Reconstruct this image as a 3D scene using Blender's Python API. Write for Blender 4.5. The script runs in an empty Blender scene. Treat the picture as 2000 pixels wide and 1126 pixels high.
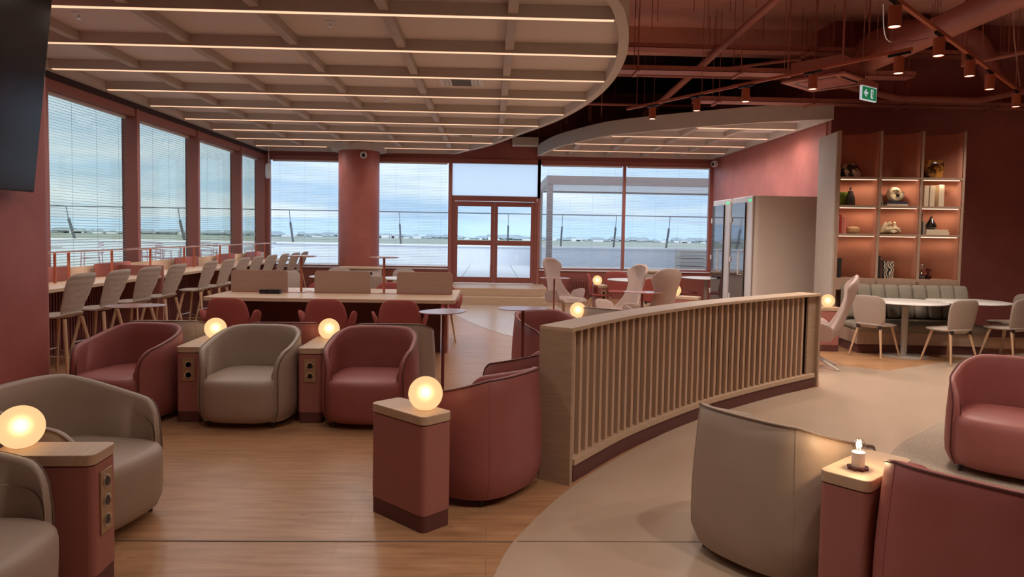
import bpy, bmesh, math, random
from math import sin, cos, pi, radians, sqrt, atan2
from mathutils import Vector, Matrix
random.seed(7)
SC = bpy.context.scene
COL = SC.collection

# ------------------------------------------------------------------ camera
cam_d = bpy.data.cameras.new('camera'); cam = bpy.data.objects.new('camera', cam_d); COL.objects.link(cam)
cam_d.sensor_width = 36.0; cam_d.lens = 1400 / 2000 * 36; cam_d.shift_y = -33 / 2000
cam_d.clip_end = 5000; cam_d.clip_start = 0.05
EYE = 1.58
def _camrot(ps, p, rho):
    F0 = Vector((sin(ps), cos(ps), 0)); r0 = Vector((cos(ps), -sin(ps), 0))
    f = F0 * cos(p) + Vector((0, 0, -sin(p))); u0 = r0.cross(f)
    r = r0 * cos(rho) + u0 * sin(rho); u = r0 * -sin(rho) + u0 * cos(rho)
    return Matrix(((r.x, u.x, -f.x), (r.y, u.y, -f.y), (r.z, u.z, -f.z)))
cam.matrix_world = Matrix.Translation((0, 0, EYE)) @ _camrot(radians(1.7656), radians(2.997), math.atan(.0165)).to_4x4()
SC.camera = cam
SC.view_settings.view_transform = 'Standard'; SC.view_settings.look = 'None'
SC.view_settings.gamma = 1; SC.view_settings.exposure = 0.35; SC.view_settings.use_curve_mapping = False

# ------------------------------------------------------------------ node helpers
def nn(nt, typ, **kw):
    n = nt.nodes.new(typ)
    for k, v in kw.items():
        if k in n.inputs.keys(): n.inputs[k].default_value = v
        else: setattr(n, k, v)
    return n
def L(nt, a, b): nt.links.new(a, b)
def ramp(nt, stops, fac):
    r = nt.nodes.new('ShaderNodeValToRGB'); el = r.color_ramp.elements
    while len(el) < len(stops): el.new(0.5)
    for e, (p, c) in zip(el, stops): e.position = p; e.color = (*c, 1)
    L(nt, fac, r.inputs[0]); return r

# ------------------------------------------------------------------ world: overcast sky with broken cloud
W = bpy.data.worlds.new('sky'); SC.world = W; W.use_nodes = True; nt = W.node_tree; nt.nodes.clear()
tc = nn(nt, 'ShaderNodeTexCoord'); sp = nn(nt, 'ShaderNodeSeparateXYZ'); L(nt, tc.outputs['Generated'], sp.inputs[0])
base = ramp(nt, [(0.0, (.42, .58, .76)), (.035, (.46, .63, .80)), (.09, (.50, .66, .86)), (.2, (.62, .74, .92)), (.6, (.75, .83, .95))], sp.outputs['Z'])
mp = nn(nt, 'ShaderNodeMapping'); mp.inputs['Scale'].default_value = (1.2, 1.2, 9); L(nt, tc.outputs['Generated'], mp.inputs[0])
no = nn(nt, 'ShaderNodeTexNoise', Scale=2.6, Detail=6.0, Roughness=.55); L(nt, mp.outputs[0], no.inputs['Vector'])
cr = ramp(nt, [(.40, (0, 0, 0)), (.66, (1, 1, 1))], no.outputs['Fac'])
mx = nn(nt, 'ShaderNodeMixRGB'); L(nt, cr.outputs[0], mx.inputs[0]); L(nt, base.outputs[0], mx.inputs[1]); mx.inputs[2].default_value = (.86, .92, 1.0, 1)
bg = nn(nt, 'ShaderNodeBackground'); bg.inputs['Strength'].default_value = 1.12; L(nt, mx.outputs[0], bg.inputs[0])
wo = nn(nt, 'ShaderNodeOutputWorld'); L(nt, bg.outputs[0], wo.inputs[0])

sun_d = bpy.data.lights.new('sun', 'SUN'); sun_d.energy = 1.3; sun_d.angle = radians(25); sun_d.color = (1, .97, .93)
sun = bpy.data.objects.new('sun', sun_d); COL.objects.link(sun); sun.location = (0, -10, 30); sun.rotation_euler = Vector((-.15, .78, -.6)).to_track_quat('-Z', 'Y').to_euler()

# light levels (lamps of the room and the added fill spots)
LED_E = 1.15       # led strips in the ceiling rafts
GLOBE_E = 1.05
SPOT_W = 72.0
STRIP_W = 22.0

# ------------------------------------------------------------------ materials
MATS = {}
def newmat(name):
    m = bpy.data.materials.new(name); m.use_nodes = True; m.node_tree.nodes.clear(); MATS[name] = m
    o = m.node_tree.nodes.new('ShaderNodeOutputMaterial'); return m, m.node_tree, o
def pbr(name, c, rough=.6, c2=None, nscale=6, bump=0, bscale=200, metal=0, spec=.4, stretch=(1, 1, 1), coords='Object', lo=.35, hi=.65, detail=4.0, **kw):
    m, nt, o = newmat(name)
    b = nn(nt, 'ShaderNodeBsdfPrincipled'); L(nt, b.outputs[0], o.inputs[0])
    b.inputs['Base Color'].default_value = (*c, 1); b.inputs['Roughness'].default_value = rough
    b.inputs['Metallic'].default_value = metal; b.inputs['Specular IOR Level'].default_value = spec
    for k, v in kw.items(): b.inputs[k].default_value = v
    tc = nn(nt, 'ShaderNodeTexCoord'); mp = nn(nt, 'ShaderNodeMapping'); mp.inputs['Scale'].default_value = stretch
    L(nt, tc.outputs[coords], mp.inputs[0])
    if c2:
        n = nn(nt, 'ShaderNodeTexNoise', Scale=nscale, Detail=detail, Roughness=.6); L(nt, mp.outputs[0], n.inputs['Vector'])
        r = ramp(nt, [(lo, c), (hi, c2)], n.outputs['Fac']); L(nt, r.outputs[0], b.inputs['Base Color'])
    if bump:
        n = nn(nt, 'ShaderNodeTexNoise', Scale=bscale, Detail=3.0); L(nt, mp.outputs[0], n.inputs['Vector'])
        bp = nn(nt, 'ShaderNodeBump', Strength=bump, Distance=.002); L(nt, n.outputs['Fac'], bp.inputs['Height']); L(nt, bp.outputs[0], b.inputs['Normal'])
    return m
def wood(name, c, c2, stretch=(1, 14, 14), rough=.5, coords='Object', nscale=3):
    return pbr(name, c, rough, c2, nscale=nscale, stretch=stretch, bump=.15, bscale=12, coords=coords, lo=.3, hi=.7, detail=6.0)
def emit(name, c, s):
    m, nt, o = newmat(name); e = nn(nt, 'ShaderNodeEmission', Strength=s); e.inputs[0].default_value = (*c, 1); L(nt, e.outputs[0], o.inputs[0]); return m

pbr('plaster_red', (.35, .098, .076), .45, (.42, .13, .104), nscale=2.2, bump=.25, bscale=14, detail=8.0)
pbr('plaster_dark', (.32, .105, .095), .6, (.37, .125, .11), nscale=2.0, bump=.2, bscale=14, detail=8.0)
pbr('paint_red', (.34, .105, .08), .5)
pbr('frame_red', (.34, .125, .10), .45)
pbr('door_red', (.27, .085, .065), .45)
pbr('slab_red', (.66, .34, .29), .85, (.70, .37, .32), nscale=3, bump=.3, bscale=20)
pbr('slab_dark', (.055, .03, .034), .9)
pbr('pipe_red', (.40, .15, .12), .5, spec=.4)
pbr('track_red', (.42, .11, .055), .45)
pbr('raft', (.57, .52, .47), .75, (.61, .56, .51), nscale=3, stretch=(1, 8, 8))
pbr('raft_panel', (.74, .69, .67), .85)
wood('oak', (.50, .345, .23), (.60, .43, .30), rough=.42)
wood('oak_v', (.52, .33, .22), (.60, .40, .28), stretch=(16, 16, 1.2), rough=.5)
wood('oak_panel', (.36, .245, .165), (.45, .31, .215), stretch=(2, 2, 18), rough=.5)
wood('oak_grey', (.46, .39, .34), (.54, .47, .41), stretch=(2, 2, 26), rough=.6)
wood('wood_leg', (.52, .32, .19), (.60, .39, .24), stretch=(10, 10, 1), rough=.5)
wood('desk_screen', (.37, .225, .165), (.41, .255, .19), stretch=(2, 12, 12), rough=.55)
pbr('leather_red', (.31, .093, .080), .48, (.33, .108, .097), nscale=5, bump=.12, bscale=380, spec=.45)
pbr('leather_taupe', (.385, .295, .23), .48, (.41, .318, .25), nscale=5, bump=.12, bscale=380, spec=.45)
pbr('piping_red', (.10, .03, .028), .5)
pbr('piping_taupe', (.17, .11, .08), .5)
pbr('fabric_red', (.33, .075, .06), .85, bump=.3, bscale=300)
pbr('fabric_taupe', (.40, .32, .27), .85, (.44, .35, .30), nscale=40, bump=.3, bscale=300)
pbr('fabric_lounge', (.46, .34, .30), .85, bump=.2, bscale=300)
pbr('fabric_olive', (.21, .185, .145), .8, (.245, .215, .17), nscale=4, bump=.2, bscale=300)
pbr('stool_shell', (.50, .43, .37), .55)
pbr('laminate_red', (.38, .145, .12), .55, bump=.08, bscale=300)
pbr('plinth', (.13, .045, .038), .6)
pbr('side_red', (.22, .055, .045), .35)
pbr('plate_top', (.38, .21, .19), .22, spec=.6)
pbr('black', (.012, .012, .014), .4)
pbr('screen_black', (.008, .008, .011), .16, spec=.5)
pbr('dark_leg', (.03, .025, .025), .4)
pbr('chrome', (.75, .75, .76), .22, metal=1)
pbr('brass_plate', (.45, .31, .18), .4, metal=.5)
pbr('socket', (.05, .045, .04), .4)
pbr('white', (.74, .74, .75), .45)
pbr('white_warm', (.66, .60, .54), .5)
pbr('booth_side', (.70, .62, .55), .5)
pbr('booth_frame', (.74, .72, .74), .35)
pbr('booth_dark', (.03, .018, .016), .6)
pbr('table_white', (.68, .66, .64), .35)
pbr('table_base', (.52, .46, .40), .45)
pbr('slat', (.40, .44, .48), .5)
pbr('parapet', (.74, .79, .86), .8, (.78, .83, .89), nscale=2)
pbr('coping', (.92, .93, .95), .7)
pbr('pergola', (.36, .29, .27), .6)
pbr('steel_dark', (.10, .11, .12), .5)
pbr('pink_wire', (.60, .22, .28), .5)
pbr('field', (.33, .38, .31), 1.0, (.42, .45, .38), nscale=.012, coords='Object', stretch=(.3, 1, 1))  # field, hill and far tree colours have the distance haze mixed in
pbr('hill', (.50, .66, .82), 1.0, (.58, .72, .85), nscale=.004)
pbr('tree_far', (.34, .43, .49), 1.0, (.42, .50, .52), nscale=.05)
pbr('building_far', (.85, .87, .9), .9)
pbr('pallet', (.42, .38, .32), .8)
pbr('ribbed', (.20, .06, .05), .6)
pbr('shelf_back', (.58, .25, .16), .7)
pbr('shelf_wood', (.36, .24, .175), .55, (.42, .285, .21), nscale=3, stretch=(10, 10, 1.5))
pbr('carpet', (.33, .26, .20), .95, (.45, .36, .28), nscale=60, bump=.5, bscale=200)
pbr('candle_white', (.75, .66, .52), .5)
pbr('coaster', (.09, .02, .018), .4)
pbr('cream', (.72, .60, .42), .6)
pbr('exit_green', (.02, .30, .12), .4, **{'Emission Color': (.02, .35, .13, 1), 'Emission Strength': .25})
pbr('exit_white', (.8, .85, .85), .4, **{'Emission Color': (.8, .9, 1, 1), 'Emission Strength': .35})
emit('led', (1.0, .52, .33), LED_E)
emit('led_shelf', (1.0, .60, .40), 2.0)
emit('spot_face', (1.0, .70, .45), 4.0)
emit('bulb_glow', (1.0, .72, .36), 7.0)
emit('filament', (1.0, .70, .36), 22.0)
emit('green_light', (.05, .9, .25), 1.2)
def glassmat(name, tint, refl=.08, rough=0.0):
    m, nt, o = newmat(name)
    t = nn(nt, 'ShaderNodeBsdfTransparent'); t.inputs[0].default_value = (*tint, 1)
    g = nn(nt, 'ShaderNodeBsdfGlossy', Roughness=rough); lw = nn(nt, 'ShaderNodeLayerWeight'); lw.inputs['Blend'].default_value = .5
    pw = nn(nt, 'ShaderNodeMath', operation='POWER'); L(nt, lw.outputs['Facing'], pw.inputs[0]); pw.inputs[1].default_value = 5
    fr = nn(nt, 'ShaderNodeMath', operation='MULTIPLY_ADD'); L(nt, pw.outputs[0], fr.inputs[0]); fr.inputs[1].default_value = .7; fr.inputs[2].default_value = refl * .5
    m1 = nn(nt, 'ShaderNodeMixShader'); L(nt, fr.outputs[0], m1.inputs[0]); L(nt, t.outputs[0], m1.inputs[1]); L(nt, g.outputs[0], m1.inputs[2])
    L(nt, m1.outputs[0], o.inputs[0]); return m
glassmat('glass_back', (.90, .94, .98)); glassmat('glass_left', (.80, .84, .80)); glassmat('glass_clear', (.93, .93, .92), .3)
glassmat('glass_booth', (.55, .60, .62)); glassmat('glass_green', (.35, .45, .38)); glassmat('glass_redd', (.45, .12, .10))
# mirror-like dark glass of the phone booth doors
m, nt, o = newmat('booth_glass')
d = nn(nt, 'ShaderNodeBsdfPrincipled', Roughness=.03); d.inputs['Base Color'].default_value = (.05, .04, .045, 1); d.inputs['IOR'].default_value = 3.2
L(nt, d.outputs[0], o.inputs[0])
# frosted film pane
m, nt, o = newmat('film')
a = nn(nt, 'ShaderNodeBsdfTranslucent'); a.inputs[0].default_value = (.8, .87, .95, 1); b = nn(nt, 'ShaderNodeBsdfTransparent'); b.inputs[0].default_value = (.9, .95, 1, 1)
mm = nn(nt, 'ShaderNodeMixShader'); mm.inputs[0].default_value = .35; L(nt, a.outputs[0], mm.inputs[1]); L(nt, b.outputs[0], mm.inputs[2]); L(nt, mm.outputs[0], o.inputs[0])
# opal globe: rough refraction with its own warm glow
m, nt, o = newmat('opal')
r = nn(nt, 'ShaderNodeBsdfRefraction', Roughness=.85, IOR=1.25); r.inputs[0].default_value = (1, .86, .62, 1)
e = nn(nt, 'ShaderNodeEmission', Strength=GLOBE_E); e.inputs[0].default_value = (1.0, .60, .30, 1)
mm = nn(nt, 'ShaderNodeMixShader'); mm.inputs[0].default_value = .62; L(nt, r.outputs[0], mm.inputs[1]); L(nt, e.outputs[0], mm.inputs[2]); L(nt, mm.outputs[0], o.inputs[0])
# floor: long planks along X
m, nt, o = newmat('floor_wood')
b = nn(nt, 'ShaderNodeBsdfPrincipled', Roughness=.38); b.inputs['Specular IOR Level'].default_value = .4; L(nt, b.outputs[0], o.inputs[0])
tc = nn(nt, 'ShaderNodeTexCoord'); mp = nn(nt, 'ShaderNodeMapping'); mp.inputs['Scale'].default_value = (.9, 7, 1); L(nt, tc.outputs['Object'], mp.inputs[0])
n1 = nn(nt, 'ShaderNodeTexNoise', Scale=3.0, Detail=8.0, Roughness=.62); L(nt, mp.outputs[0], n1.inputs['Vector'])
r1 = ramp(nt, [(.30, (.33, .17, .082)), (.5, (.45, .24, .122)), (.7, (.53, .30, .16))], n1.outputs['Fac'])
br = nn(nt, 'ShaderNodeTexBrick', Scale=1.0); br.inputs['Color1'].default_value = (1, 1, 1, 1); br.inputs['Color2'].default_value = (.88, .88, .88, 1)
br.inputs['Mortar'].default_value = (.66, .62, .6, 1); br.inputs['Mortar Size'].default_value = .0022; br.inputs['Brick Width'].default_value = 1.5; br.inputs['Row Height'].default_value = .19
L(nt, tc.outputs['Object'], br.inputs['Vector'])
mx = nn(nt, 'ShaderNodeMixRGB', blend_type='MULTIPLY'); mx.inputs[0].default_value = .75; L(nt, r1.outputs[0], mx.inputs[1]); L(nt, br.outputs[0], mx.inputs[2]); L(nt, mx.outputs[0], b.inputs['Base Color'])
n2 = nn(nt, 'ShaderNodeTexNoise', Scale=5.0, Detail=3.0); L(nt, mp.outputs[0], n2.inputs['Vector'])
mr = nn(nt, 'ShaderNodeMapRange'); mr.inputs['To Min'].default_value = .22; mr.inputs['To Max'].default_value = .42; L(nt, n2.outputs['Fac'], mr.inputs[0]); L(nt, mr.outputs[0], b.inputs['Roughness'])
pbr('floor_pale', (.49, .365, .27), .27, (.52, .39, .29), nscale=1.2, spec=.6, bump=.05, bscale=60)
pbr('floor_joint', (.20, .14, .10), .5)
# terrace pavers
m, nt, o = newmat('pavers')
b = nn(nt, 'ShaderNodeBsdfPrincipled', Roughness=.75); L(nt, b.outputs[0], o.inputs[0]); tc = nn(nt, 'ShaderNodeTexCoord')
br = nn(nt, 'ShaderNodeTexBrick', Scale=1.0); br.offset = 0; br.inputs['Color1'].default_value = (.80, .80, .79, 1); br.inputs['Color2'].default_value = (.74, .75, .75, 1)
br.inputs['Mortar'].default_value = (.28, .28, .28, 1); br.inputs['Mortar Size'].default_value = .012; br.inputs['Brick Width'].default_value = .8; br.inputs['Row Height'].default_value = .8
L(nt, tc.outputs['Object'], br.inputs['Vector']); L(nt, br.outputs[0], b.inputs['Base Color'])
# black and cream maze pattern cover
m, nt, o = newmat('maze')
b = nn(nt, 'ShaderNodeBsdfPrincipled', Roughness=.5); L(nt, b.outputs[0], o.inputs[0]); tc = nn(nt, 'ShaderNodeTexCoord')
w = nn(nt, 'ShaderNodeTexWave', Scale=9.0, Distortion=9.0, Detail=0.0); w.inputs['Detail Scale'].default_value = 1.4; L(nt, tc.outputs['Object'], w.inputs['Vector'])
r = ramp(nt, [(.52, (.012, .012, .012)), (.58, (.60, .50, .38))], w.outputs['Fac']); L(nt, r.outputs[0], b.inputs['Base Color'])
def M(n): return MATS[n]

# ------------------------------------------------------------------ mesh builder
class MB:
    def __init__(s): s.v = []; s.f = []
    def add(s, vs, fs):
        o = len(s.v); s.v += [tuple(p) for p in vs]; s.f += [tuple(i + o for i in f) for f in fs]; return s
    def box(s, x0, y0, z0, x1, y1, z1, xf=None):
        vs = [(x, y, z) for z in (z0, z1) for y in (y0, y1) for x in (x0, x1)]
        if xf: vs = [xf(*p) for p in vs]
        return s.add(vs, [(0, 2, 3, 1), (4, 5, 7, 6), (0, 1, 5, 4), (2, 6, 7, 3), (0, 4, 6, 2), (1, 3, 7, 5)])
    def bar(s, p0, p1, w, h, up=(0, 0, 1)):
        p0 = Vector(p0); p1 = Vector(p1); d = (p1 - p0).normalized(); u = Vector(up); a = d.cross(u).normalized(); b = a.cross(d)
        vs = [p + a * (w / 2 * i) + b * (h / 2 * j) for p in (p0, p1) for (i, j) in ((-1, -1), (1, -1), (1, 1), (-1, 1))]
        return s.add(vs, [(0, 1, 2, 3), (4, 7, 6, 5), (0, 4, 5, 1), (1, 5, 6, 2), (2, 6, 7, 3), (3, 7, 4, 0)])
    def tube(s, pts, r, n=8, closed=False, cap=True, r1=None):
        pts = [Vector(p) for p in pts]; m = len(pts); rows = []
        prev = None
        for i, p in enumerate(pts):
            if closed: d = pts[(i + 1) % m] - pts[i - 1]
            else: d = pts[min(i + 1, m - 1)] - pts[max(i - 1, 0)]
            d.normalize()
            if prev is None:
                a = d.cross(Vector((0, 0, 1)))
                if a.length < .05: a = d.cross(Vector((1, 0, 0)))
            else: a = prev - d * prev.dot(d)
            a.normalize(); prev = a; b = d.cross(a)
            rr = r if r1 is None else r + (r1 - r) * i / (m - 1)
            rows.append([p + (a * cos(2 * pi * k / n) + b * sin(2 * pi * k / n)) * rr for k in range(n)])
        s.grid(rows, closev=True, closeu=closed)
        if cap and not closed:
            o = len(s.v) - m * n
            s.f.append(tuple(o + k for k in range(n))); s.f.append(tuple(o + (m - 1) * n + n - 1 - k for k in range(n)))
        return s
    def grid(s, rows, closeu=False, closev=False):
        o = len(s.v); m = len(rows); n = len(rows[0])
        for r in rows: s.v += [tuple(p) for p in r]
        for i in range(m if closeu else m - 1):
            for j in range(n if closev else n - 1):
                i2 = (i + 1) % m; j2 = (j + 1) % n
                s.f.append((o + i * n + j, o + i * n + j2, o + i2 * n + j2, o + i2 * n + j))
        return s
    def lathe(s, prof, c=(0, 0, 0), n=32, sx=1, sy=1):
        rows = [[(c[0] + r * sx * cos(2 * pi * k / n), c[1] + r * sy * sin(2 * pi * k / n), c[2] + z) for k in range(n)] for r, z in prof]
        o = len(s.v); s.grid(rows, closev=True)
        if prof[0][0] > 1e-6: s.f.append(tuple(o + n - 1 - k for k in range(n)))
        if prof[-1][0] > 1e-6: s.f.append(tuple(o + (len(prof) - 1) * n + k for k in range(n)))
        return s
    def prism(s, poly, z0, z1):
        n = len(poly); vs = [(x, y, z0) for x, y in poly] + [(x, y, z1) for x, y in poly]
        return s.add(vs, [tuple(range(n))[::-1], tuple(range(n, 2 * n))] + [(i, (i + 1) % n, n + (i + 1) % n, n + i) for i in range(n)])
    def pillow(s, hw, hh, t, xf=None, n=3.0, taper=0, rings=9, seg=36, p=3.2, tb=None):
        """rounded slab: a across, b along, c thick"""
        pts = {}
        def out(a):
            c_, s_ = cos(a), sin(a)
            x = abs(c_) ** (2 / n) * (1 if c_ > 0 else -1); y = abs(s_) ** (2 / n) * (1 if s_ > 0 else -1)
            return x * hw * (1 + taper * y), y * hh
        tb = t if tb is None else tb
        rr = [sin(pi / 2 * (i + 1) / rings) for i in range(rings)]
        seq = []
        for r in rr[:-1]: seq.append((r, -tb * (1 - r ** p) ** (1 / p)))
        seq.append((1, 0))
        for r in rr[:-1][::-1]: seq.append((r, t * (1 - r ** p) ** (1 / p)))
        X = xf or (lambda a, b, c: (a, b, c))
        rows = [[X(out(2 * pi * k / seg)[0] * r, out(2 * pi * k / seg)[1] * r, c) for k in range(seg)] for r, c in seq]
        o = len(s.v); s.grid(rows, closev=True); e = len(s.v)
        s.v.append(tuple(X(0, 0, -tb))); s.v.append(tuple(X(0, 0, t)))
        for k in range(seg):
            s.f.append((e, o + (k + 1) % seg, o + k)); b_ = o + (len(rows) - 1) * seg
            s.f.append((e + 1, b_ + k, b_ + (k + 1) % seg))
        return s
    def build(s, name, mat, parent=None, bevel=0, angle=38, mods=None, loc=None, rotz=0, flat=False):
        me = bpy.data.meshes.new(name); me.from_pydata(s.v, [], s.f); me.update()
        bm = bmesh.new(); bm.from_mesh(me); bmesh.ops.recalc_face_normals(bm, faces=bm.faces)
        if not flat:
            for f in bm.faces: f.smooth = True
            for e in bm.edges:
                if len(e.link_faces) == 2 and e.calc_face_angle(0) > radians(angle): e.smooth = False
        bm.to_mesh(me); bm.free()
        me.materials.append(M(mat) if isinstance(mat, str) else mat)
        o = bpy.data.objects.new(name, me); COL.objects.link(o)
        if parent: o.parent = parent
        if loc: o.location = loc
        o.rotation_euler.z = rotz
        if bevel:
            b = o.modifiers.new('bevel', 'BEVEL'); b.width = bevel; b.segments = 2; b.limit_method = 'ANGLE'; b.angle_limit = radians(50)
            b.harden_normals = False
        for md in (mods or []): md(o)
        return o
def solidify(t, off=0):
    def f(o): m = o.modifiers.new('solid', 'SOLIDIFY'); m.thickness = t; m.offset = off
    return f
def subsurf(l=1):
    def f(o): m = o.modifiers.new('sub', 'SUBSURF'); m.levels = l; m.render_levels = l
    return f
def tag(o, label, cat, group=None, kind=None):
    o['label'] = label; o['category'] = cat
    if group: o['group'] = group
    if kind: o['kind'] = kind
    return o
def thing(name, label, cat, loc=(0, 0, 0), rz=0, group=None):
    o = bpy.data.objects.new(name, None); COL.objects.link(o); o.empty_display_size = .1
    o.location = loc; o.rotation_euler.z = rz; return tag(o, label, cat, group)
def struct(o): o['kind'] = 'structure'; return o
def copy_tree(o, parent=None):
    kids = list(o.children); c = o.copy(); COL.objects.link(c)
    if parent: c.parent = parent
    for k in kids: copy_tree(k, c)
    return c
PROTO = {}
def place(key, maker, loc, rz, label, cat, group=None):
    """first call builds the thing, later calls copy it and all its parts"""
    if key in PROTO: o = copy_tree(PROTO[key])
    else: o = maker(); PROTO[key] = o
    o.location = loc; o.rotation_euler.z = rz; tag(o, label, cat, group); return o
def catmull(pts, k=8):
    out = []; n = len(pts)
    for i in range(n - 1):
        p0 = pts[max(i - 1, 0)]; p1 = pts[i]; p2 = pts[i + 1]; p3 = pts[min(i + 2, n - 1)]
        for j in range(k):
            t = j / k
            out.append(tuple(.5 * (2 * b + (c - a) * t + (2 * a - 5 * b + 4 * c - d) * t * t + (3 * b - a - 3 * c + d) * t ** 3) for a, b, c, d in zip(p0, p1, p2, p3)))
    out.append(tuple(pts[-1])); return out
def offset2(pts, d):
    out = []
    for i, p in enumerate(pts):
        a = pts[max(i - 1, 0)]; b = pts[min(i + 1, len(pts) - 1)]; dx, dy = b[0] - a[0], b[1] - a[1]; l = sqrt(dx * dx + dy * dy) or 1
        out.append((p[0] - dy / l * d, p[1] + dx / l * d))
    return out
def interp(tab, y):
    for (a, xa), (b, xb) in zip(tab, tab[1:]):
        if a <= y <= b: return xa + (xb - xa) * (y - a) / (b - a)
    return tab[0][1] if y < tab[0][0] else tab[-1][1]
def curtain(mb, path, z0, z1, thick):
    """solid wall along a plan path"""
    q = offset2(path, thick); n = len(path)
    rows = [[(path[i][0], path[i][1], z0), (path[i][0], path[i][1], z1), (q[i][0], q[i][1], z1), (q[i][0], q[i][1], z0)] for i in range(n)]
    o = len(mb.v); mb.grid(rows, closev=True); mb.f.append((o, o + 1, o + 2, o + 3)); e = o + (n - 1) * 4; mb.f.append((e + 3, e + 2, e + 1, e)); return mb

# ================================================================== SETTING
YB = 17.8; XL = -5.5
struct(MB().box(-9, -6, -.3, 14, 17.9, 0).build('floor', 'floor_wood'))
path_l = catmull([(-.35, -3), (-.32, 0), (-.18, 2.2), (.04, 3.23), (.09, 3.45), (.16, 3.65), (.32, 4.0), (.53, 4.40), (.86, 4.9), (1.44, 5.67), (2.07, 6.33), (2.79, 6.96), (3.55, 7.5)], 4)
poly = path_l + [(4.18, 8.98), (4.82, 8.46), (6.02, 9.16), (7.63, 9.92), (13.5, 11.0), (13.5, 7.0), (9, 7.3)] + catmull([(6.2, 7.1), (5.0, 6.72), (4.03, 6.11), (3.57, 5.72), (3.05, 5.22), (2.5, 4.4), (2.2, 3.2), (2.1, 1.5), (2.3, -3)], 4)
struct(MB().prism(poly, 0.0005, .004).build('floor_path', 'floor_pale'))
struct(MB().prism(catmull([(6.2, 7.1), (5.0, 6.72), (4.03, 6.11), (3.57, 5.72), (3.05, 5.22), (2.5, 4.4), (2.2, 3.2), (2.1, 1.5), (2.3, -3)], 4) + [(13.5, -3), (13.5, 7.0), (9, 7.3)], .0005, .003).build('floor_carpet', 'carpet'))
far = catmull([(-1.9, 16.2), (-1.36, 15.15), (-.7, 13.88), (-.32, 12.64), (.04, 11.66), (.38, 10.99), (1.3, 10.1), (2.6, 9.4), (3.9, 9.2)], 4)
struct(MB().prism(far + [(4.3, 10.6), (3.2, 11.2), (2.2, 12.6), (1.6, 14.2), (1.5, 16.2)], .0005, .0035).build('floor_far', 'floor_pale'))
struct(MB().box(-3.4, 3.60, .0005, .15, 3.612, .003).box(.16, 3.60, .003, 2.2, 3.610, .0048).build('trim_1', 'floor_joint'))
# steps up to the terrace door
t = thing('entrance_steps', 'two pale oak steps in front of the red terrace double door', 'steps', (0, 0, 0))
MB().prism([(-1.7, 15.82), (1.32, 15.82), (1.55, 16.1), (1.55, YB - .02), (-1.7, YB - .02)], 0, .175).build('lower_step', 'oak', t, bevel=.006)
MB().prism([(-1.35, 16.15), (1.1, 16.15), (1.32, 16.4), (1.32, YB - .02), (-1.35, YB - .02)], .176, .35).build('upper_step', 'oak', t, bevel=.006)
# slab and upper void
struct(MB().box(-9, -6, 5.1, 14, 12.2, 5.3).build('ceiling', 'slab_red'))
struct(MB().box(-9, 12.2, 4.75, 13.8, 12.7, 5.3).build('trim_4', 'slab_red'))
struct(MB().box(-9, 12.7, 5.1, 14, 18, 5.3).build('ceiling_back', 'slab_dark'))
# left pillar wall carrying the screen, side and rear walls
pl = [(-9, -3.2), (-3.55, -3.2)] + [(-3.55 - .14 + .14 * cos(a), 5.83 + .14 * sin(a)) for a in [i * pi / 16 for i in range(9)]] + [(-9, 5.97)]
struct(MB().prism(pl, 0, 5.1).build('wall_left', 'plaster_red'))
struct(MB().box(-9, -6.2, 0, 14, -6, 5.1).build('wall_rear', 'plaster_dark'))
struct(MB().box(13.8, -6, 0, 14, 17, 5.1).build('wall_side', 'plaster_dark'))
struct(MB().box(5.52, 11.62, 0, 14, 11.82, 5.1).build('wall_right', 'plaster_dark'))
struct(MB().box(5.5, 11.6, .0, 14, 11.619, .12).build('baseboard_right', 'plinth'))
struct(MB().prism([(5.5, 11.75), (5.6, 11.72), (5.7, 11.83), (5.7, YB), (5.5, YB)], 0, 5.1).build('wall_partition', 'plaster_red'))
# facades: low wall, header, mullions
struct(MB().box(XL - .3, 5.98, 0, XL - .02, YB + .1, .80).build('wall_window_left', 'paint_red'))
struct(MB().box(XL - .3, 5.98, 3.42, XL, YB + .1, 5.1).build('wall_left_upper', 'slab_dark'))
struct(MB().box(XL - .3, YB, 0, -1.02, YB + .12, .68).box(1.151, YB, 0, 5.5, YB + .12, .68).box(-1.02, YB, 0, 1.151, YB + .12, .34).build('wall_back', 'door_red'))
struct(MB().box(XL - .3, YB, 3.42, 5.5, YB + .2, 5.1).build('wall_back_upper', 'plaster_dark'))
struct(MB().box(XL - .3, YB - .03, .68, -1.03, YB + .1, .71).box(1.2, YB - .03, .68, 5.5, YB + .1, .71).build('trim_2', 'white'))
k = 1
MY = [6.83, 9.15, 11.47, 13.79, 16.11]
lab = None
def window(n, axis, a0, a1, z0, z1, glass, mull0=True):
    w = bpy.data.objects.new('window_%d' % n, None); COL.objects.link(w); struct(w); w.empty_display_size = .1
    f = MB(); g = MB()
    if axis == 'Y':   # in the left facade
        f.box(XL - .24, a1 - .09, z0, XL, a1, 3.42).box(XL - .24, a0, 3.30, XL - .02, a1 - .09, 3.42).box(XL - .24, a0, z0, XL - .02, a1 - .09, z0 + .05)
        g.box(XL - .215, a0, z0, XL - .205, a1 - .09, 3.3); g.v = g.v
    else:
        f.box(a1 - .07, YB - .04, z0, a1, YB + .08, 3.42).box(a0, YB - .02, 3.30, a1 - .07, YB + .08, 3.42).box(a0, YB + .01, z0, a1 - .07, YB + .08, z0 + .04)
        g.box(a0, YB + .05, z0, a1 - .07, YB + .06, 3.3)
    f.build('window_frame', 'frame_red', w, bevel=.004); g.build('pane', glass, w); return w
wn = 1
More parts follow.
